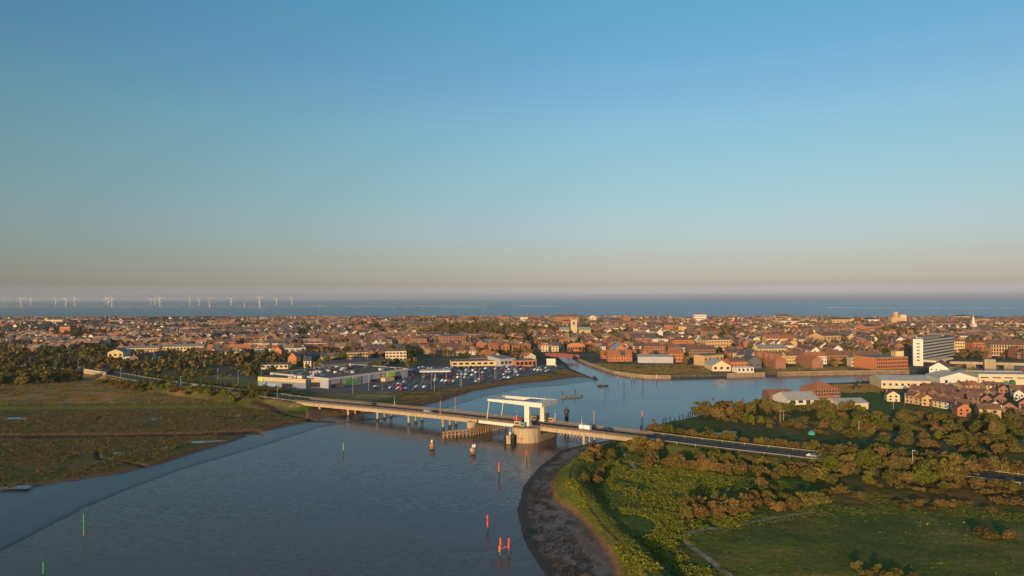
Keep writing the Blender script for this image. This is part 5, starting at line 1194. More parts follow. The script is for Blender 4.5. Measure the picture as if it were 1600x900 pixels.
for hs_ in near:
    x, y, a, W, D, h, rh, kd, wi, ri, ty = hs_
    key = (kd, wi, ri, ty == 'hall')
    if key not in _prot:
        w0, d0, h0, r0 = (26, 16, 7, 2.5) if ty == 'hall' else (6.0, 8.5, 5.2, 2.9)
        wl, rf = hmb(w0, d0, h0, kd, r0)
        _prot[key] = (w0, d0, h0, wl.mesh('wall', WALLS[wi][0]), rf.mesh('roof', ROOFS[ri][0] if kd != 'flat' else FLATR))
        if 'ch' not in _prot:
            mb = MB(); mb.box((0, 0, 0), (.7, 1.1, 2.2)); mb.cyl((0, -.25, 2.2), .13, .35, 6); mb.cyl((0, .25, 2.2), .13, .35, 6); _prot['ch'] = mb.mesh('chimney', DBRICK)
            mb = MB(); mb.box((0, -.03, 0), (1.0, .1, 2.0)); _prot['door'] = mb.mesh('door', mat('door_paint', (.10, .07, .08), .6, .3, 1))
    w0, d0, h0, mw, mr_ = _prot[key]
    hall = ty == 'hall'
    r = empty('hall' if hall else 'house', (x, y, ht(x, y) + .05), a)
    r.scale = (W / w0, D / d0, h / h0)
    link('wall', mw, r); ro = link('roof', mr_, r)
    if not hall:
        link('chimney', _prot['ch'], ro, (.5, 4.6, h0 + 1.7))
        front = kd == 'front'
        for wx, wz in ((1.6, .9), (1.6, 3.3), (4.3, 3.3)): link('window', winmesh(1.1, 1.3), r, (wx, 0, wz))
        link('door', _prot['door'], r, (4.3, 0, 0))
    else:
        for k in range(5): link('window', winmesh(1.9, 1.5), r, (26 * (k + .5) / 5, 0, 3.8))
    px, py = to_px(x, y, 3); lm = near_lm(px, py)
    side = 'behind' if py < lm[1] - 2 else 'in front of'
    lab = '%s %s, %s roof, %s %s' % (WALLS[wi][1], 'hall' if hall else 'house', 'flat' if kd == 'flat' else (ROOFS[ri][1] + (' hipped' if kd == 'hip' else (' front-gabled' if kd == 'front' else ''))), side, lm[2])
    r['category'] = 'hall' if hall else 'house'; r['group'] = 'halls among the town houses' if hall else 'houses of the town'
    buckets.setdefault(lab, []).append((px, r))
for lab, lst in buckets.items():
    lst.sort(key=lambda q: q[0])
    for i, (_, r) in enumerate(lst):
        r['label'] = lab if len(lst) == 1 else lab + ', %s along' % ordn(i)
# the rest of the town, far and tiny
def bulk(lst, name, lab, detail):
    v, f, m = [], [], []
    mats_ = [q[0] for q in WALLS] + [q[0] for q in ROOFS] + [FLATR, GLASS, DBRICK, WREND, PINKT, DKT, GRYT]
    for x, y, a, W, D, h, rh, kd, wi, ri, ty in lst:
        wl, rf = hmb(W, D, h, kd, rh)
        ca, sa = math.cos(a), math.sin(a); z0 = 2.3 if y > 460 else ht(x, y)
        rm = 6 + ri
        if rm != 7 and rnd.random() < .55: rm = rnd.choice([13, 14, 15, 15, 14])
        mb = MB(); mb.add(wl.v, wl.f, wi); mb.add(rf.v, rf.f, 9 if kd == 'flat' else rm)
        if detail(y) and ty != 'hall':
            for wx, wz in ((W * .28, .9), (W * .28, 3.3), (W * .74, 3.3)):
                mb.quad((wx - .5, -.05, wz), (wx + .5, -.05, wz), (wx + .5, -.05, wz + 1.3), (wx - .5, -.05, wz + 1.3), 10)
                mb.quad((wx + .5, D + .05, wz), (wx - .5, D + .05, wz), (wx - .5, D + .05, wz + 1.3), (wx + .5, D + .05, wz + 1.3), 10)
        if ty == 'hall':
            for k in range(int(W / 4)):
                for zz in (1.2, 4.4): 
                    if zz + 1.4 < h: wx = 2 + k * 4; mb.quad((wx - .8, -.05, zz), (wx + .8, -.05, zz), (wx + .8, -.05, zz + 1.4), (wx - .8, -.05, zz + 1.4), 10)
        if kd != 'flat' and ty != 'hall':
            mb.box((.4, D / 2 + .4, h + rh * .5), (.8, 1.2, 2.4), 0, 11)
            if rnd.random() < .25: mb.box((W * .5, -1.0, -1), (W * .45, 2.2, h * .55 + 1), 0, wi); mb.box((W * .5, -1.05, h * .55 + .01), (W * .5, 2.3, .3), 0, 6 + ri)
            if rnd.random() < .12: mb.box((W * .5, D * .28, h + .4), (1.8, 2.2, 1.7), 0, 12)
        k = len(v)
        v += [(x + p_[0] * ca - p_[1] * sa, y + p_[0] * sa + p_[1] * ca, z0 + p_[2]) for p_ in mb.v]
        f += [tuple(i + k for i in q) for q in mb.f]; m += mb.m
    B_ = MB(); B_.v, B_.f, B_.m = v, f, m
    o = B_.build(name, mats_); tag(o, lab, 'houses', None, 'stuff')
bulk(more + rest, 'distant_houses', 'dense terraces of small brick houses spreading to the sea', lambda y: y < 1300)
print('houses', len(houses))

# ------------------------------------------------------------------ trees and bushes
def leafmat(name, c, c2):
    m = bpy.data.materials.new(name); m.use_nodes = True
    n = m.node_tree.nodes; l = m.node_tree.links; b = n['Principled BSDF']
    b.inputs['Roughness'].default_value = .7; b.inputs['Specular IOR Level'].default_value = .15
    g = n.new('ShaderNodeNewGeometry'); oi = n.new('ShaderNodeObjectInfo')
    ad_ = n.new('ShaderNodeMath'); ad_.operation = 'MULTIPLY_ADD'; ad_.inputs[1].default_value = .6; ad_.inputs[2].default_value = 0
    ns = n.new('ShaderNodeTexNoise'); ns.inputs['Scale'].default_value = .45; ns.inputs['Detail'].default_value = 3; l.new(g.outputs['Position'], ns.inputs['Vector'])
    l.new(g.outputs['Random Per Island'], ad_.inputs[0]); 
    a2 = n.new('ShaderNodeMath'); a2.operation = 'MULTIPLY_ADD'; a2.inputs[1].default_value = .4; l.new(oi.outputs['Random'], a2.inputs[0]); l.new(ad_.outputs[0], a2.inputs[2])
    a3 = n.new('ShaderNodeMath'); a3.operation = 'MULTIPLY_ADD'; a3.inputs[1].default_value = .8; a3.inputs[2].default_value = -.4; l.new(ns.outputs['Fac'], a3.inputs[0])
    a4 = n.new('ShaderNodeMath'); a4.operation = 'ADD'; l.new(a2.outputs[0], a4.inputs[0]); l.new(a3.outputs[0], a4.inputs[1])
    mx_ = n.new('ShaderNodeMix'); mx_.data_type = 'RGBA'; mx_.inputs[6].default_value = (*c, 1); mx_.inputs[7].default_value = (*c2, 1)
    l.new(a4.outputs[0], mx_.inputs[0]); l.new(mx_.outputs[2], b.inputs['Base Color'])
    return m
LEAF = {'g': leafmat('olive_leaves', (.040, .046, .012), (.19, .155, .034)), 'o': leafmat('russet_leaves', (.060, .042, .014), (.215, .142, .042)),
        'y': leafmat('bright_leaves', (.050, .070, .008), (.16, .165, .018)), 'd': leafmat('dark_leaves', (.032, .040, .012), (.12, .115, .026))}
BARK = mat('bark', (.10, .07, .05), .9, .3, 2)
def crown_mesh(seed, n_clump, n_leaf, ls, squash, rag=.35):
    """unit-ish crown: radius 1 wide, height 2*squash, leaves as small triangles/quads gathered in clumps"""
    rs = np.random.RandomState(seed)
    # clump centres through an ellipsoid, pushed outwards
    d = rs.normal(size=(n_clump, 3)); d /= np.linalg.norm(d, axis=1)[:, None]
    d[:, 2] = np.where(d[:, 2] < -.75, -d[:, 2], d[:, 2])
    rad = rs.uniform(.35, 1.0, n_clump) ** .5 * (1 - rag * rs.rand(n_clump)) * .82
    cc = d * rad[:, None]
    if n_clump > 20:      # lopsided lobes
        for _ in range(4):
            ax_ = rs.normal(size=3); ax_[2] = abs(ax_[2]); ax_ /= np.linalg.norm(ax_); cc = cc * (1 + .30 * np.clip(cc @ ax_, -.2, 1) * rs.choice([-1, 1, 1]))[:, None]
    cr_ = rs.uniform(.14, .36, n_clump)
    N = n_clump * n_leaf
    q = rs.normal(size=(N, 3)); q /= np.linalg.norm(q, axis=1)[:, None]
    p = np.repeat(cc, n_leaf, 0) + q * (np.repeat(cr_, n_leaf) * rs.uniform(.55, 1.0, N))[:, None]
    p[:, 2] = p[:, 2] * squash + squash * .80
    p[:, 2] = np.maximum(p[:, 2], .02 + rs.rand(N) * .06)
    a = rs.normal(size=(N, 3)); a /= np.linalg.norm(a, axis=1)[:, None]
    nrm = q + rs.normal(size=(N, 3)) * .7; b_ = np.cross(a, nrm); b_ /= np.linalg.norm(b_, axis=1)[:, None] + 1e-9
    a = np.cross(b_, nrm); a /= np.linalg.norm(a, axis=1)[:, None] + 1e-9
    s_ = ls * rs.uniform(.6, 1.3, N)[:, None]
    v = np.stack([p - a * s_, p + b_ * s_, p + a * s_, p - b_ * s_ * .8], 1).reshape(-1, 3)
    me_ = bpy.data.meshes.new('crown'); me_.vertices.add(len(v)); me_.vertices.foreach_set('co', v.astype(np.float32).ravel())
    me_.loops.add(len(v)); me_.loops.foreach_set('vertex_index', np.arange(len(v), dtype=np.int32))
    me_.polygons.add(N); me_.polygons.foreach_set('loop_start', np.arange(0, len(v), 4, dtype=np.int32)); me_.update(calc_edges=True)
    return me_, v
SQ = (1.0, .8, .62, .9, 1.15, .7, .95)
CR = {}
for t in 'goyd':
    L_ = []
    for k in range(7):
        m_, _ = crown_mesh(100 + k * 7 + ord(t), 30 + k * 3, 62, .078, SQ[k], .5); m_.materials.append(LEAF[t]); L_.append(m_)
    CR[t] = L_
mb = MB(); mb.tube((0, 0, -.4), (0.02, 0, .55), .07, .05, 7)
for a in (0, 1.3, 2.6, 3.9, 5.1): mb.tube((0.02, 0, .45), (.42 * math.cos(a), .42 * math.sin(a), 1.05 + .1 * math.sin(a * 3)), .035, .012, 5)
TRUNK = mb.mesh('trunk', BARK)
BR_ = {}
TN = {'g': 'olive green', 'o': 'russet brown', 'y': 'bright yellow-green', 'd': 'dark green'}
tbuck = {}
NT = 0
LMT = [(1140, 640, 'on the riverside spur'), (1260, 650, 'behind the white sheds'), (1320, 660, 'beside the pale flat-topped shed'), (1450, 670, 'below the terraced houses'), (1560, 665, 'by the last tan houses'), (1060, 690, 'on the river side of the road past the bridge'),
       (1180, 700, 'on the river side of the road in the park'), (1310, 712, 'on the far verge before the road bend'), (1450, 728, 'on the far verge at the road bend'), (1560, 745, 'on the far verge where the road leaves'),
       (1000, 712, 'beside the bridge abutment'), (1080, 735, 'below the road near the bridge'), (1200, 745, 'on the near side of the park road'), (1330, 745, 'near the dark green clearing'), (1440, 755, 'on the near side of the road bend'),
       (1150, 800, 'in the thicket by the curved path'), (1220, 790, 'in the thicket end by the clearing'), (1190, 755, 'standing above the thicket'), (930, 735, 'on the river bank crest'), (1550, 835, 'alone in the rough grass'),
       (40, 600, 'in the wood by the marsh track'), (60, 570, 'in the wood before the roundabout'), (220, 610, 'on the slope under the causeway'), (350, 620, 'on the causeway slope near the bridge'), (380, 608, 'in the hedge before the supermarket'),
       (530, 560, 'by the long dark shed'), (610, 555, 'beside the tan flats'), (250, 570, 'before the yellow motel'), (860, 535, 'near the round-fronted hall'), (1000, 575, 'on the grassy point'), (1400, 540, 'beside the office block')]
def tree(x, y, h, wd, t, shrub=False, name=None):
    """h total height, wd crown width"""
    global NT
    NT += 1
    z = ht(x, y)
    k = rnd.randrange(7)
    sq = SQ[k]
    r = empty(name or ('bush' if shrub else 'tree'), (x, y, z - .05), rnd.uniform(0, 6.28))
    if shrub: s_z = h / (2 * sq * .97); off = -.05 * h
    else: s_z = h * .92 / (2 * sq * .97); off = h * .06
    c = link('crown', CR[t][k], r, (0, 0, off)); e_ = rnd.uniform(.75, 1.35); c.scale = (wd / 2 * e_, wd / 2 / e_ * rnd.uniform(.9, 1.2), s_z * rnd.uniform(.85, 1.15))
    tk = link('trunk', TRUNK, r); tk.scale = (wd / 2 * .9, wd / 2 * .9, h * .5)
    if shrub: tk.scale = (wd / 2 * .8, wd / 2 * .8, h * .45)
    px, py = to_px(x, y, z)
    lm = min(LMT, key=lambda q: abs(q[0] - px) + 2.2 * abs(q[1] - py))
    shp = 'low' if shrub and h < 3 else ('rounded' if sq < .85 else 'tall')
    kind = 'bush' if shrub else 'tree'
    lab = '%s %s %s %s' % (shp, TN[t], kind, lm[2]); r['category'] = kind; r['group'] = 'bushes on the banks and park' if shrub else 'trees on the banks and park'
    tbuck.setdefault(lab, []).append((px, r))
    return r
def strip(x0, y0, x1, y1, n_, h0, h1, types, w0=.9, w1=1.3, jit=3.0, shrub=False):
    for i in range(n_):
        t_ = (i + rnd.uniform(.2, .8)) / n_
        p = PG(x0 + (x1 - x0) * t_, y0 + (y1 - y0) * t_); x = p.x + rnd.uniform(-jit, jit) * .6; y = p.y + rnd.uniform(-jit, jit)
        h = rnd.uniform(h0, h1); tree(x, y, h, h * rnd.uniform(w0, w1), rnd.choice(types), shrub)
strip(1090, 653, 1205, 641, 13, 6, 8, 'ooggd'); strip(1110, 655, 1220, 646, 8, 4.5, 7, 'oog')
strip(1200, 645, 1340, 643, 13, 4.5, 7, 'gggoy'); strip(1155, 664, 1190, 664, 4, 4.5, 6, 'yg', .5, .8)
strip(1020, 681, 1042, 683, 3, 5.5, 6.8, 'gyo', 1.2, 1.5); strip(1048, 682, 1110, 690, 8, 4, 5.2, 'oogo', 1, 1.4, 2)
strip(1105, 689, 1180, 698, 9, 3.5, 4.6, 'googy', 1, 1.4, 2); strip(1180, 698, 1278, 710, 11, 3.5, 5.4, 'googo', 1, 1.5, 2)
strip(1288, 712, 1335, 717, 5, 4.5, 6, 'oo', 1, 1.4, 2); strip(1345, 716, 1440, 726, 8, 4, 6, 'oygy', 1, 1.4, 2)
strip(1450, 727, 1500, 732, 5, 5, 6.5, 'o', 1.2, 1.6, 2); strip(1505, 736, 1600, 744, 10, 4.5, 6.5, 'ooog', 1.2, 1.6, 2)
strip(985, 705, 1030, 712, 7, 4.2, 6.0, 'oog', 1, 1.3, 2); strip(1015, 727, 1150, 742, 16, 4.0, 5.4, 'oooog', 1, 1.5, 3, True)
strip(1090, 722, 1140, 731, 4, 4.5, 6, 'gy', 1, 1.3, 2); strip(1140, 738, 1300, 752, 20, 3.2, 4.6, 'gooog', 1, 1.6, 4, True)
strip(1150, 725, 1290, 735, 12, 2.6, 4.0, 'gog', 1, 1.5, 3, True)
for px, py, h, w_, t in [(1297, 742, 7, 7.5, 'y'), (1322, 744, 5, 7, 'o'), (1351, 738, 6.6, 7, 'y'), (1356, 757, 4.5, 5.5, 'y'), (1404, 742, 5, 7.5, 'o'), (1392, 760, 5.6, 8, 'g'), (1418, 758, 5, 6.5, 'o'), (1440, 759, 6.6, 9, 'y'), (1464, 747, 6, 8, 'y'),
                         (1430, 745, 6, 8, 'g'), (1480, 752, 3.6, 5, 'o'), (1272, 740, 4, 6, 'g'), (1190, 765, 4.6, 4.8, 'o'), (1195, 771, 3, 4, 'g'), (1207, 768, 2.6, 4, 'g')]:
    p = PG(px, py); tree(p.x, p.y, h, w_, t, h < 4.2)
strip(1066, 812, 1175, 802, 13, 3.4, 4.4, 'oog', 1, 1.4, 3, True); strip(1078, 800, 1150, 792, 7, 3.2, 4.6, 'ogo', 1, 1.3, 3, True); strip(1160, 795, 1268, 795, 12, 3.2, 4.4, 'googo', 1, 1.4, 3, True); strip(1180, 782, 1255, 785, 6, 2.6, 3.8, 'gog', 1, 1.3, 3, True)
strip(1290, 736, 1500, 752, 15, 4.6, 7, 'gyogg', 1, 1.5, 3); strip(1290, 716, 1600, 746, 20, 4.4, 6.6, 'googgy', 1, 1.5, 2.5); strip(1500, 758, 1610, 768, 6, 3, 4.5, 'go', 1.2, 1.8, 3, True)
strip(918, 727, 955, 716, 6, 4.2, 5.6, 'ogog', 1, 1.3, 3, True); strip(916, 752, 948, 746, 4, 3.0, 4.2, 'ogo', 1.2, 1.5, 2.5, True)
strip(1285, 770, 1340, 775, 7, 1.6, 2.6, 'og', 1.6, 2.4, 3, True); strip(1400, 790, 1540, 795, 10, 1.4, 2.4, 'oo', 1.8, 2.8, 4, True); strip(1530, 838, 1575, 843, 3, 2.4, 3.2, 'o', 1.5, 2, 2, True)
strip(1335, 892, 1430, 905, 12, 1.2, 1.8, 'yg', 1, 1.5, 2, True); strip(1570, 788, 1610, 792, 4, 2, 3, 'o', 1.6, 2.2, 3, True)
strip(1350, 757, 1640, 775, 16, 1.2, 2.2, 'oog', 1.8, 2.8, 5, True)
for _ in range(64):
    px, py = rnd.uniform(1290, 1610), rnd.uniform(645, 700)
    if py < 652 and 1370 < px: py += 10
    if 1380 < px < 1560 and 668 < py < 676 and rnd.random() < .6: continue
    if py > 684 and rnd.random() < .8: continue
    p = PG(px, py); h = rnd.uniform(3.2, 7.5); tree(p.x, p.y, h, h * rnd.uniform(.8, 1.3), rnd.choice('gggoyd'))
for _ in range(230):
    px, py = rnd.uniform(1120, 1610), rnd.uniform(652, 716)
    if py > 660 + (px - 1100) * .12: continue
    p = PG(px, py); h = rnd.uniform(1.4, 4.4) ** 1; tree(p.x, p.y, h, h * rnd.uniform(1.1, 2.4), rnd.choice('gggogoy'), True)
strip(1545, 690, 1570, 664, 4, 7, 9, 'ggo', .7, .9); strip(1275, 655, 1300, 652, 4, 7, 9, 'gg', .8, 1.1)
# other bank
strip(150, 598, 420, 634, 42, 2.6, 4.4, 'gggyoy', 1.3, 2.0, 4, True); strip(170, 604, 330, 622, 22, 2.4, 3.8, 'gyog', 1.4, 2.2, 4, True)
strip(325, 601, 440, 613, 16, 2.6, 4.2, 'gyg', 1, 1.4, 2, True); strip(440, 612, 470, 616, 4, 2, 3, 'yo', 1, 1.3, 1, True); strip(210, 588, 325, 601, 16, 3.4, 5.5, 'gy', 1, 1.3, 2)
for px, y_, h in ((362, 632, 5.5), (385, 630, 4.6)): p = PG(px, y_); tree(p.x, p.y, h, h * 1.2, 'y')
strip(-20, 603, 120, 597, 22, 6, 9, 'ggggy', .9, 1.3, 8); strip(-20, 592, 110, 588, 16, 6, 9, 'ggg', .9, 1.3, 8)
for k_ in (-1,):
    for _ in range(34):
        px, py = rnd.uniform(-10, 165), rnd.uniform(556, 588); p = PG(px, py); h = rnd.uniform(6, 10); tree(p.x, p.y, h, h * rnd.uniform(.9, 1.3), rnd.choice('ggyo'))
strip(180, 578, 240, 578, 5, 6, 9, 'gg'); strip(280, 590, 330, 588, 5, 5, 7, 'yg'); strip(500, 576, 545, 570, 7, 7, 11, 'ggy'); strip(596, 560, 645, 564, 5, 8, 12, 'dg'); 
strip(965, 574, 1095, 577, 9, 2, 3.4, 'go', 1, 1.8, 3, True)
for px, py, h, t in ((535, 571, 13, 'y'), (612, 556, 13, 'd'), (641, 564, 14, 'd'), (991, 577, 6, 'g')): p = PG(px, py); tree(p.x, p.y, h, h * .8, t)
for lab, lst in tbuck.items():
    lst.sort(key=lambda q: q[0])
    for i, (_, r) in enumerate(lst): r['label'] = lab if len(lst) == 1 else lab + ', %s along' % ordn(i)
print('trees', NT)
# far trees between the houses: thousands, one object per kind of leaf
acc = {t: [] for t in 'god'}
small = {}
for t in 'god':
    small[t] = [crown_mesh(900 + k, 12, 7, .26, .85)[1] for k in range(5)]
cnt = 0
for cx, cy, sp, n_ in treespots:
    far = cy > 1100
    for _ in range(n_):
        x, y = cx + rnd.uniform(-sp, sp), cy + rnd.uniform(-sp, sp)
        if dwat(x, y) < 12 or not free(x, y, -2): continue
        if any(abs(x - q[0] - 2) < 7 and abs(y - q[1] - 4) < 6 for q in near if abs(q[1] - cy) < 60 and abs(q[0] - cx) < 60): continue
        px, _p = to_px(x, y, 3)
        h = rnd.uniform(4, 9.5); t = rnd.choices('god', [.45, .35, .2] if px > 600 else [.62, .23, .15])[0]
        v = small[t][rnd.randrange(5)]; a = rnd.uniform(0, 6.28); ca, sa = math.cos(a), math.sin(a); wd = h * rnd.uniform(.45, .62)
        acc[t].append(np.stack([x + (v[:, 0] * ca - v[:, 1] * sa) * wd, y + (v[:, 0] * sa + v[:, 1] * ca) * wd, 2.2 + h * .12 + v[:, 2] * h * .52], 1)); cnt += 1
def raw_quads(name, v, m):
    me_ = bpy.data.meshes.new(name); me_.vertices.add(len(v)); me_.vertices.foreach_set('co', v.astype(np.float32).ravel())
    me_.loops.add(len(v)); me_.loops.foreach_set('vertex_index', np.arange(len(v), dtype=np.int32))
    me_.polygons.add(len(v) // 4); me_.polygons.foreach_set('loop_start', np.arange(0, len(v), 4, dtype=np.int32)); me_.update(calc_edges=True)
    me_.materials.append(m); o = bpy.data.objects.new(name, me_); COL.objects.link(o); return o
for t in 'god':
    o = raw_quads('distant_trees', np.concatenate(acc[t]), LEAF[t]); tag(o, '%s tree crowns scattered between the distant houses' % TN[t], 'trees', None, 'stuff')
print('far trees', cnt)

# grass tufts and flowering weeds on the park bank
def tufts(name, lab, polys, n_, hmin, hmax, m, wmul=.5):
    rs = np.random.RandomState(len(name)); out = []
    for poly, share in polys:
        pw = PX(poly, 2.5); xs = [p[0] for p in pw]; ys = [p[1] for p in pw]; k = int(n_ * share)
        X = rs.uniform(min(xs), max(xs), k * 3); Y = rs.uniform(min(ys), max(ys), k * 3)
        ok = (sdf(pw, X, Y) < 0) & (fbm(X, Y, 8, 71, 3) > .42); X = X[ok][:k]; Y = Y[ok][:k]
        infield = sdf(PX(FIELD, 2.5), X, Y) < 0
        ok = ~infield | (rs.rand(len(X)) < .02); X = X[ok]; Y = Y[ok]
        for x, y in zip(X, Y):
            if y > 200 and x < -60 and pl_dist(CREEK, np.array([x]), np.array([y]))[0][0] < 5: continue
            if dwat(x, y) < 2.5: continue
            z = ht(x, y); h = rs.uniform(hmin, hmax); 
            c = np.array([x, y, z])
            N = 9; q = rs.normal(size=(N, 3)) * (h * wmul, h * wmul, h * .3); q[:, 2] = np.abs(q[:, 2]) + h * .25
            a = rs.normal(size=(N, 3)); a /= np.linalg.norm(a, axis=1)[:, None]; b_ = np.cross(a, rs.normal(size=(N, 3))); b_ /= np.linalg.norm(b_, axis=1)[:, None]
            s_ = h * .28; p = c + q
            out.append(np.stack([p - a * s_, p + b_ * s_, p + a * s_, p - b_ * s_], 1).reshape(-1, 3))
    o = raw_quads(name, np.concatenate(out), m); tag(o, lab, 'weeds', None, 'stuff')
tufts('flowering_weeds', 'yellow-green flowering weeds dotted over the park grass', [([(940, 715), (1010, 725), (1150, 745), (1130, 785), (1075, 800), (1010, 790), (950, 760)], .42), ([(965, 790), (1060, 800), (1075, 840), (1120, 900), (1080, 905), (1010, 850)], .24), ([(1080, 810), (1180, 800), (1150, 822), (1080, 826)], .05), ([(1410, 808), (1530, 815), (1540, 835), (1470, 835)], .05), ([(880, 735), (950, 835), (1040, 905), (960, 905), (905, 830), (870, 770)], .2)], 5200, .28, .68, leafmat('weed_leaves', (.10, .13, .01), (.30, .27, .03)))
tufts('grass', 'rough grass tufts over the river bank and park', [([(860, 740), (960, 695), (1100, 735), (1600, 800), (1650, 905), (960, 905)], 1.0)], 15000, .22, .5, leafmat('grass_blades', (.055, .085, .014), (.14, .15, .026)), .6)
tufts('marsh_grass', 'tufty brown grass over the salt marsh', [([(-60, 640), (400, 636), (500, 650), (330, 700), (200, 738), (-60, 765)], 1.0)], 16000, .25, .55, leafmat('marsh_blades', (.07, .055, .017), (.20, .15, .050)), .9)
tufts('riverside_grass', 'tan grass on the point and along the quays', [([(925, 568), (1000, 572), (1100, 570), (1112, 588), (1040, 590), (950, 582)], .6), ([(1195, 573), (1420, 574), (1420, 583), (1195, 586)], .2), ([(1290, 600), (1370, 600), (1380, 612), (1320, 612)], .2)], 9000, .4, .9, leafmat('tan_blades', (.09, .07, .02), (.30, .22, .08)), 1.1)
tufts('bank_grass', 'brown and green grass on the car park bank and rough ground', [([(640, 613), (720, 606), (790, 595), (885, 576), (905, 588), (800, 602), (690, 628), (600, 640)], .45), ([(-60, 600), (160, 592), (330, 615), (420, 632), (-60, 634)], .55)], 16000, .25, .6, leafmat('bank_blades', (.07, .06, .015), (.24, .17, .05)), 1.2)
# stones on the muddy shore
rs = np.random.RandomState(5); mb = MB()
pw = PX([(820, 760), (850, 735), (905, 712), (870, 745), (862, 780), (880, 820), (930, 890), (900, 905), (860, 890), (835, 830)], .3)
xs = [p[0] for p in pw]; ys = [p[1] for p in pw]
X = rs.uniform(min(xs), max(xs), 6000); Y = rs.uniform(min(ys), max(ys), 6000); ok = (sdf(pw, X, Y) < 0) & (fbm(X, Y, 5, 91, 3) > .44)
for x, y in list(zip(X[ok], Y[ok]))[:1500]:
    s_ = rs.uniform(.12, .5); mb.box((x, y, ht(x, y) - .08), (s_, s_ * rs.uniform(.6, 1.4), s_ * .6), rs.uniform(0, 3), 0, .6)
tag(mb.build('rubble', mat('weedy_stone', (.03, .026, .022), .8, .4, 2)), 'dark weedy stones strewn over the muddy shore', 'stones', None, 'stuff')

# ------------------------------------------------------------------ vehicles
def car_proto(m, wheels=True):
    me_b = MB(); prof = [(-2.1, .35), (2.1, .35), (2.15, .75), (1.2, .95), (.55, 1.42), (-1.2, 1.45), (-1.95, .98), (-2.15, .8)]
    n_ = len(prof); v = [(x, -.85 if z < .9 else -.68, z) for x, z in prof] + [(x, .85 if z < .9 else .68, z) for x, z in prof]
    me_b.add(v, [tuple(range(n_)), tuple(range(2 * n_ - 1, n_ - 1, -1))] + [(i, n_ + i, n_ + (i + 1) % n_, (i + 1) % n_) for i in range(n_)])
    return me_b.mesh('body', m)
PAINTS = [('white', mat('white_car', (.75, .75, .75), .3, .03, 1, spec=.5)), ('silver', mat('silver_car', (.42, .43, .45), .3, .03, 1, spec=.5)), ('dark grey', mat('grey_car', (.09, .09, .10), .3, .03, 1, spec=.5)), ('blue', mat('blue_car', (.04, .08, .22), .3, .03, 1, spec=.5)),
          ('red', mat('red_car', (.42, .03, .03), .3, .03, 1, spec=.5)), ('black', mat('black_car', (.02, .02, .024), .3, .03, 1, spec=.5))]
CARB = {k: car_proto(m) for k, m in PAINTS}
mb = MB(); mb.box((-.35, 0, .98), (2.4, 1.56, .36), 0, 0, .86); CWIN = mb.mesh('windows', GLASS)
mb = MB(); mb.tube((0, -.12, 0), (0, .12, 0), .33, .33, 12); WHEEL = mb.mesh('wheel', DARK)
mb = MB(); mb.box((0, 0, .4), (4.9, 1.9, 1.9), 0, 0, .95); VANB = mb.mesh('body', PAINTS[0][1])
def car(x, y, z, a, col, lab, grp=None, wheels=True, van=False):
    r = empty('parked_car' if grp else ('van' if van else 'car'), (x, y, z), a); tag(r, lab, 'van' if van else 'car', grp)
    link('body', VANB if van else CARB[col], r); link('windows', CWIN, r, (1.3 if van else 0, 0, .35 if van else 0))
    if wheels:
        for sx in (-1.35, 1.35):
            for sy in (-.8, .8): link('wheel', WHEEL, r, (sx, sy, .33))
    return r
asph = bpy.data.objects
pk = PX([(512, 611), (640, 592), (700, 590), (860, 580), (862, 585), (790, 596), (640, 612), (560, 617)], 2.4)
pkbig = PX([(330, 585), (400, 588), (400, 606), (512, 614), (640, 611.5), (700, 606), (790, 594), (885, 576), (880, 569), (640, 572), (640, 588), (513, 606)], 2.4)
zl = 2.42
mb = MB()
a0 = PG(520, 612)
# surface of the car park, one sheet over the levelled ground
xs = np.array([p[0] for p in pkbig]); ys = np.array([p[1] for p in pkbig])
mb.add([(x, y, zl) for x, y in pkbig], [tuple(range(len(pkbig)))])
o = mb.build('car_park', mat('car_park_asphalt', (.10, .10, .115), .9, .2, .15)); tag(o, kind='structure')
carbox = PX([(520, 609), (640, 595), (700, 598), (875, 577), (860, 582), (790, 594), (700, 606), (640, 611), (540, 613)], 2.4)
cb2 = PX([(640, 575), (870, 572), (875, 577), (780, 595), (650, 610), (560, 612), (640, 592)], 2.4)
xs = [p[0] for p in cb2]; ys = [p[1] for p in cb2]
cars = []
ax = -.42; ca, sa = math.cos(ax), math.sin(ax)
for i in range(-60, 60):
    for j in range(-30, 50):
        for k in (0, 5.2):
            u_ = i * 2.9; v_ = j * 17 + k
            x = -40 + u_ * ca - v_ * sa; y = 470 + u_ * sa + v_ * ca
            if not inside(cb2, x, y) or not free(x, y, -2): continue
            if rnd.random() < .42: continue
            cars.append((x + rnd.uniform(-.2, .2), y + rnd.uniform(-.3, .3), ax + math.pi / 2 + (math.pi if rnd.random() < .5 else 0)))
rnd.shuffle(cars); cars = cars[:165]
mbm = MB()
cbk = {}
for x, y, a in cars:
    col = rnd.choices([p[0] for p in PAINTS], [.16, .24, .20, .14, .10, .16])[0]; px, py = to_px(x, y, 3)
    pl = 'near the filling station' if abs(px - 680) < 40 and py < 600 else ('before the supermarket' if px < 650 else ('by the retail strip' if py < 582 else 'near the grass bank'))
    r = car(x, y, zl, a, col, 'x', 'cars parked outside the supermarket', False); cbk.setdefault('%s car parked %s' % (col, pl), []).append((px, r))
for lab, lst in cbk.items():
    lst.sort(key=lambda q: q[0])
    for i, (_, r) in enumerate(lst): r['label'] = lab if len(lst) == 1 else lab + ', %s along' % ordn(i)
print('cars', len(cars))
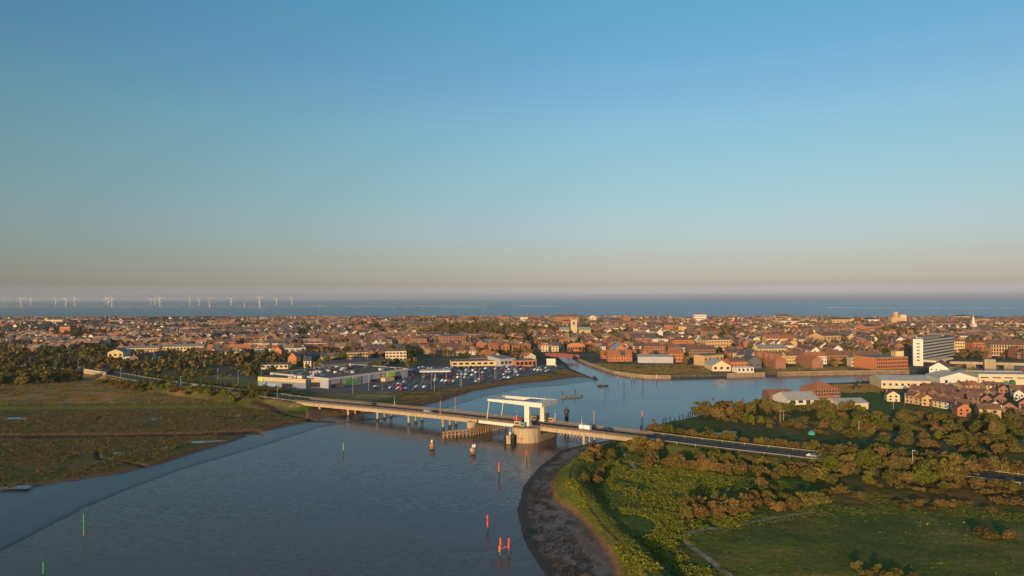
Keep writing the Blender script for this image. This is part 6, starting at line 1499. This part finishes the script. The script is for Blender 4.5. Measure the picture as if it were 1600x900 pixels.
def on_road(pts, px, off, col, lab, van=False):
    best = min(range(len(pts) - 1), key=lambda i: abs(to_px(*pts[i])[0] - px)); p = pts[best]; d = pts[best + 1] - pts[best]; n_ = Vector((d.y, -d.x, 0)).normalized()
    car(p.x + n_.x * off, p.y + n_.y * off, p.z, math.atan2(d.y, d.x), col, lab, van=van)
on_road(rl, 407, 2.4, 'red', 'red car on the causeway before the supermarket'); on_road(rl, 424, -2.4, 'dark grey', 'dark car behind the red one on the causeway'); on_road(rl, 300, 2.4, 'silver', 'silver car farther along the causeway')
on_road(rrd, 1278, 2.4, 'dark grey', 'dark car on the park road between the bushes')
def on_deck(s_, v_, col, lab, van=False): p = B(s_, v_, deckz(s_)); car(p.x, p.y, p.z, math.atan2(BU.y, BU.x), col, lab, van=van)
on_deck(20, 3.2, 'white', 'white van on the bridge deck above the last columns', True); on_deck(27.5, 8, 'black', 'black car just behind the white van on the bridge'); on_deck(-103, 8, 'dark grey', 'dark car on the bridge near the marsh end'); on_deck(-62, 3.4, 'silver', 'silver car on the bridge between the marsh and lifting span'); on_deck(-15, 8, 'red', 'red car on the lifting leaf')
# ------------------------------------------------------------------ lamps
mb = MB(); mb.tube((0, 0, -.5), (0, 0, 8), .11, .07, 6); LP = mb.mesh('pole', GALV)
mb = MB(); mb.box((.45, 0, 7.95), (1.1, .24, .14)); LH = mb.mesh('lamp_head', WHITEG)
lampn = {}
def lamp(px, py, where, h=8.0, p=None, a=0):
    p = p or PG(px, py); r = empty('street_lamp', p, a); r.scale = (.8, .8, h / 8); link('pole', LP, r); link('lamp_head', LH, r)
    r['category'] = 'street lamp'; r['group'] = 'street lamps'; lampn.setdefault(where, []).append((px, r))
for px, py in [(551, 615), (576, 611), (597, 610), (674, 608), (679, 611), (719, 603), (721, 605), (742, 597), (749, 598), (773, 592), (775, 593), (803, 588), (838, 581), (660, 600), (630, 598)]: lamp(px, py, 'tall pale lamp post in the supermarket car park', 9.5)
for px, py in [(238, 577), (248, 575), (300, 590), (340, 597), (372, 600), (408, 597), (1005, 552), (1060, 562), (800, 560), (815, 556), (858, 552), (1297, 552), (1392, 571), (880, 548), (145, 575), (130, 572)]: lamp(px, py, 'thin lamp post along the town streets', 9)
for px, py in [(1342, 681), (1396, 640), (1414, 632), (1219, 662), (1224, 663)]: lamp(px, py, 'lamp post in the rough park behind the road', 6)
for s_ in (150, 210, 260): pass
for k in range(22, len(rrd) - 3, 44): lamp(to_px(*rrd[k])[0], 0, 'lamp post on the park road verge', 7, rrd[k] + normals(rrd)[k] * 6.6, 0)
for k in range(4, len(rl) - 20, 26): lamp(to_px(*rl[k])[0], 0, 'lamp post on the causeway verge', 7, rl[k] + normals(rl)[k] * -6.6, 0)
for w_, lst in lampn.items():
    lst.sort(key=lambda q: q[0])
    for i, (_, r) in enumerate(lst): r['label'] = w_ + ', %s along' % ordn(i)
# boats and small craft ashore by the riverside trees
r = empty('dinghy', PG(1124, 680)); tag(r, 'white dinghy lying on the shore grass', 'boat'); mb = MB(); mb.prism([(-2, -.7), (1.4, -.8), (2.6, 0), (1.4, .8), (-2, .7)], 0, .9); mb.build('hull', WHITEP, r, True)
r = empty('dinghy', PG(1140, 678.5)); tag(r, 'blue covered dinghy next to the white one on the grass', 'boat'); mb = MB(); mb.prism([(-2.6, -.9), (1.8, -1), (3.2, 0), (1.8, 1), (-2.6, .9)], 0, 1.2); mb.build('hull', BLUER, r, True)
r = empty('tent', PG(1268, 679)); tag(r, 'small turquoise dome tent in the rough park', 'tent'); mb = MB(); mb.cyl((0, 0, 0), 1.5, 1.0, 10, 1.2); mb.cyl((0, 0, 1.0), 1.2, .7, 10, .2); mb.build('shell', mat('turquoise_cloth', (.05, .35, .25), .7, .1, 1), r)

# ------------------------------------------------------------------ wind farm
TW = mat('turbine_white', (.62, .60, .56), .5, .03, .1)
mb = MB(); mb.tube((0, 0, -2), (0, 0, 66), 2.6, 1.6, 12); TWR = mb.mesh('tower', TW)
mb = MB(); mb.cyl((0, 0, -3), 3.2, 11, 12); BAS = mb.mesh('foundation', mat('turbine_yellow', (.55, .40, .10), .6, .1, 1))
mb = MB(); mb.box((0, 1.0, 66), (4, 9, 4)); NAC = mb.mesh('nacelle', TW)
mb = MB(); mb.cyl((0, 0, 0), 1.6, 1.0, 10); HUB = mb.mesh('hub', TW)
mb = MB(); pr = [(-.9, .9, 0), (-1.5, 1.1, 8), (-.9, .7, 22), (-.25, .35, 39)]
vs = []
for x0, x1, z in pr: vs += [(x0, -.35, z), (x1, -.35, z), (x1, .35, z), (x0, .35, z)]
fs = []
for k in range(3):
    for i in range(4): fs.append((k * 4 + i, k * 4 + (i + 1) % 4, k * 4 + 4 + (i + 1) % 4, k * 4 + 4 + i))
fs += [(3, 2, 1, 0), (12, 13, 14, 15)]
mb.add(vs, fs); BLD = mb.mesh('blade', TW)
tl = [(6, 474.5), (33, 480), (48, 477), (87, 477), (103, 480), (117, 478.5), (165, 477), (169, 478), (175, 480), (236, 477), (242, 477.6), (250, 480), (297, 477.6), (311, 477.6), (327, 480.3), (361, 477.6), (406, 481.5), (432, 477.3), (456, 477.6)]
for i, (px, py) in enumerate(tl):
    p = P(px, py, 0); r = empty('wind_turbine', p, rnd.uniform(-.5, .5)); tag(r, 'white offshore wind turbine, %s along from the edge toward open sea' % ordn(i), 'wind turbine', 'offshore wind turbines')
    link('tower', TWR, r); link('foundation', BAS, r); link('nacelle', NAC, r)
    hb = link('hub', HUB, r, (0, -4.2, 68)); hb.rotation_euler = (math.pi / 2, 0, 0)
    ph = rnd.uniform(0, 2.1)
    for k in range(3): b_ = link('blade', BLD, r, (0, -4.6, 68)); b_.rotation_euler = (0, ph + k * 2.0944, 0)
    r.scale = (0.9, 0.9, 0.9)
r = empty('met_mast', P(382, 480, 0)); tag(r, 'short bladeless pole among the offshore turbines', 'mast'); mb = MB(); mb.tube((0, 0, -2), (0, 0, 36), 2.2, 1.4, 8); mb.build('pole', TW, r)
# sand bar with surf along it
def bar_(px0, px1, py, hpx_, m, z, name, wob=.5, seed=0):
    mb = MB(); top_ = []; bot = []; n_ = 120; rs = np.random.RandomState(seed)
    for i in range(n_ + 1):
        px = px0 + (px1 - px0) * i / n_; e = min(1, i / 12, (n_ - i) / 12)
        w1, w2 = rs.uniform(0, wob, 2) * hpx_
        a = P(px, py + (hpx_ / 2 + w1) * e, z); b__ = P(px, py - (hpx_ / 2 - w2 + .02) * e, z); bot.append(a); top_.append(b__)
    for i in range(n_): mb.quad(bot[i], bot[i + 1], top_[i + 1], top_[i])
    tag(mb.build(name, m), kind='structure')
bar_(-400, 880, 477.4, 1.6, SAND, .5, 'sandbank', .5, 1)
def surf(px0, px1, py, hm, seed):
    """a line of breakers: low foaming ridges with gaps"""
    rs = np.random.RandomState(seed); mb = MB(); x = px0
    while x < px1:
        ln = rs.uniform(4, 26); y_ = py + rs.uniform(-.15, .15); h_ = hm * rs.uniform(.4, 1.1)
        a = P(x, y_, 0); c = P(min(x + ln, px1), y_, 0)
        vs = [a + Vector((0, -9, 0)), c + Vector((0, -9, 0)), c + Vector((-6, 0, h_)), a + Vector((6, 0, h_)), c + Vector((0, 14, 0)), a + Vector((0, 14, 0))]
        mb.add(vs, [(0, 1, 2, 3), (3, 2, 4, 5), (0, 3, 5), (1, 4, 2)]); x += ln + (rs.uniform(0, 6) if rs.rand() < .4 else 0)
    tag(mb.build('surf', SURF), kind='structure')
surf(440, 872, 478.3, 2.0, 2); surf(-300, 760, 480.3, 1.4, 3); surf(1290, 1900, 481.0, 1.5, 4); surf(560, 780, 477.0, 1.3, 5)
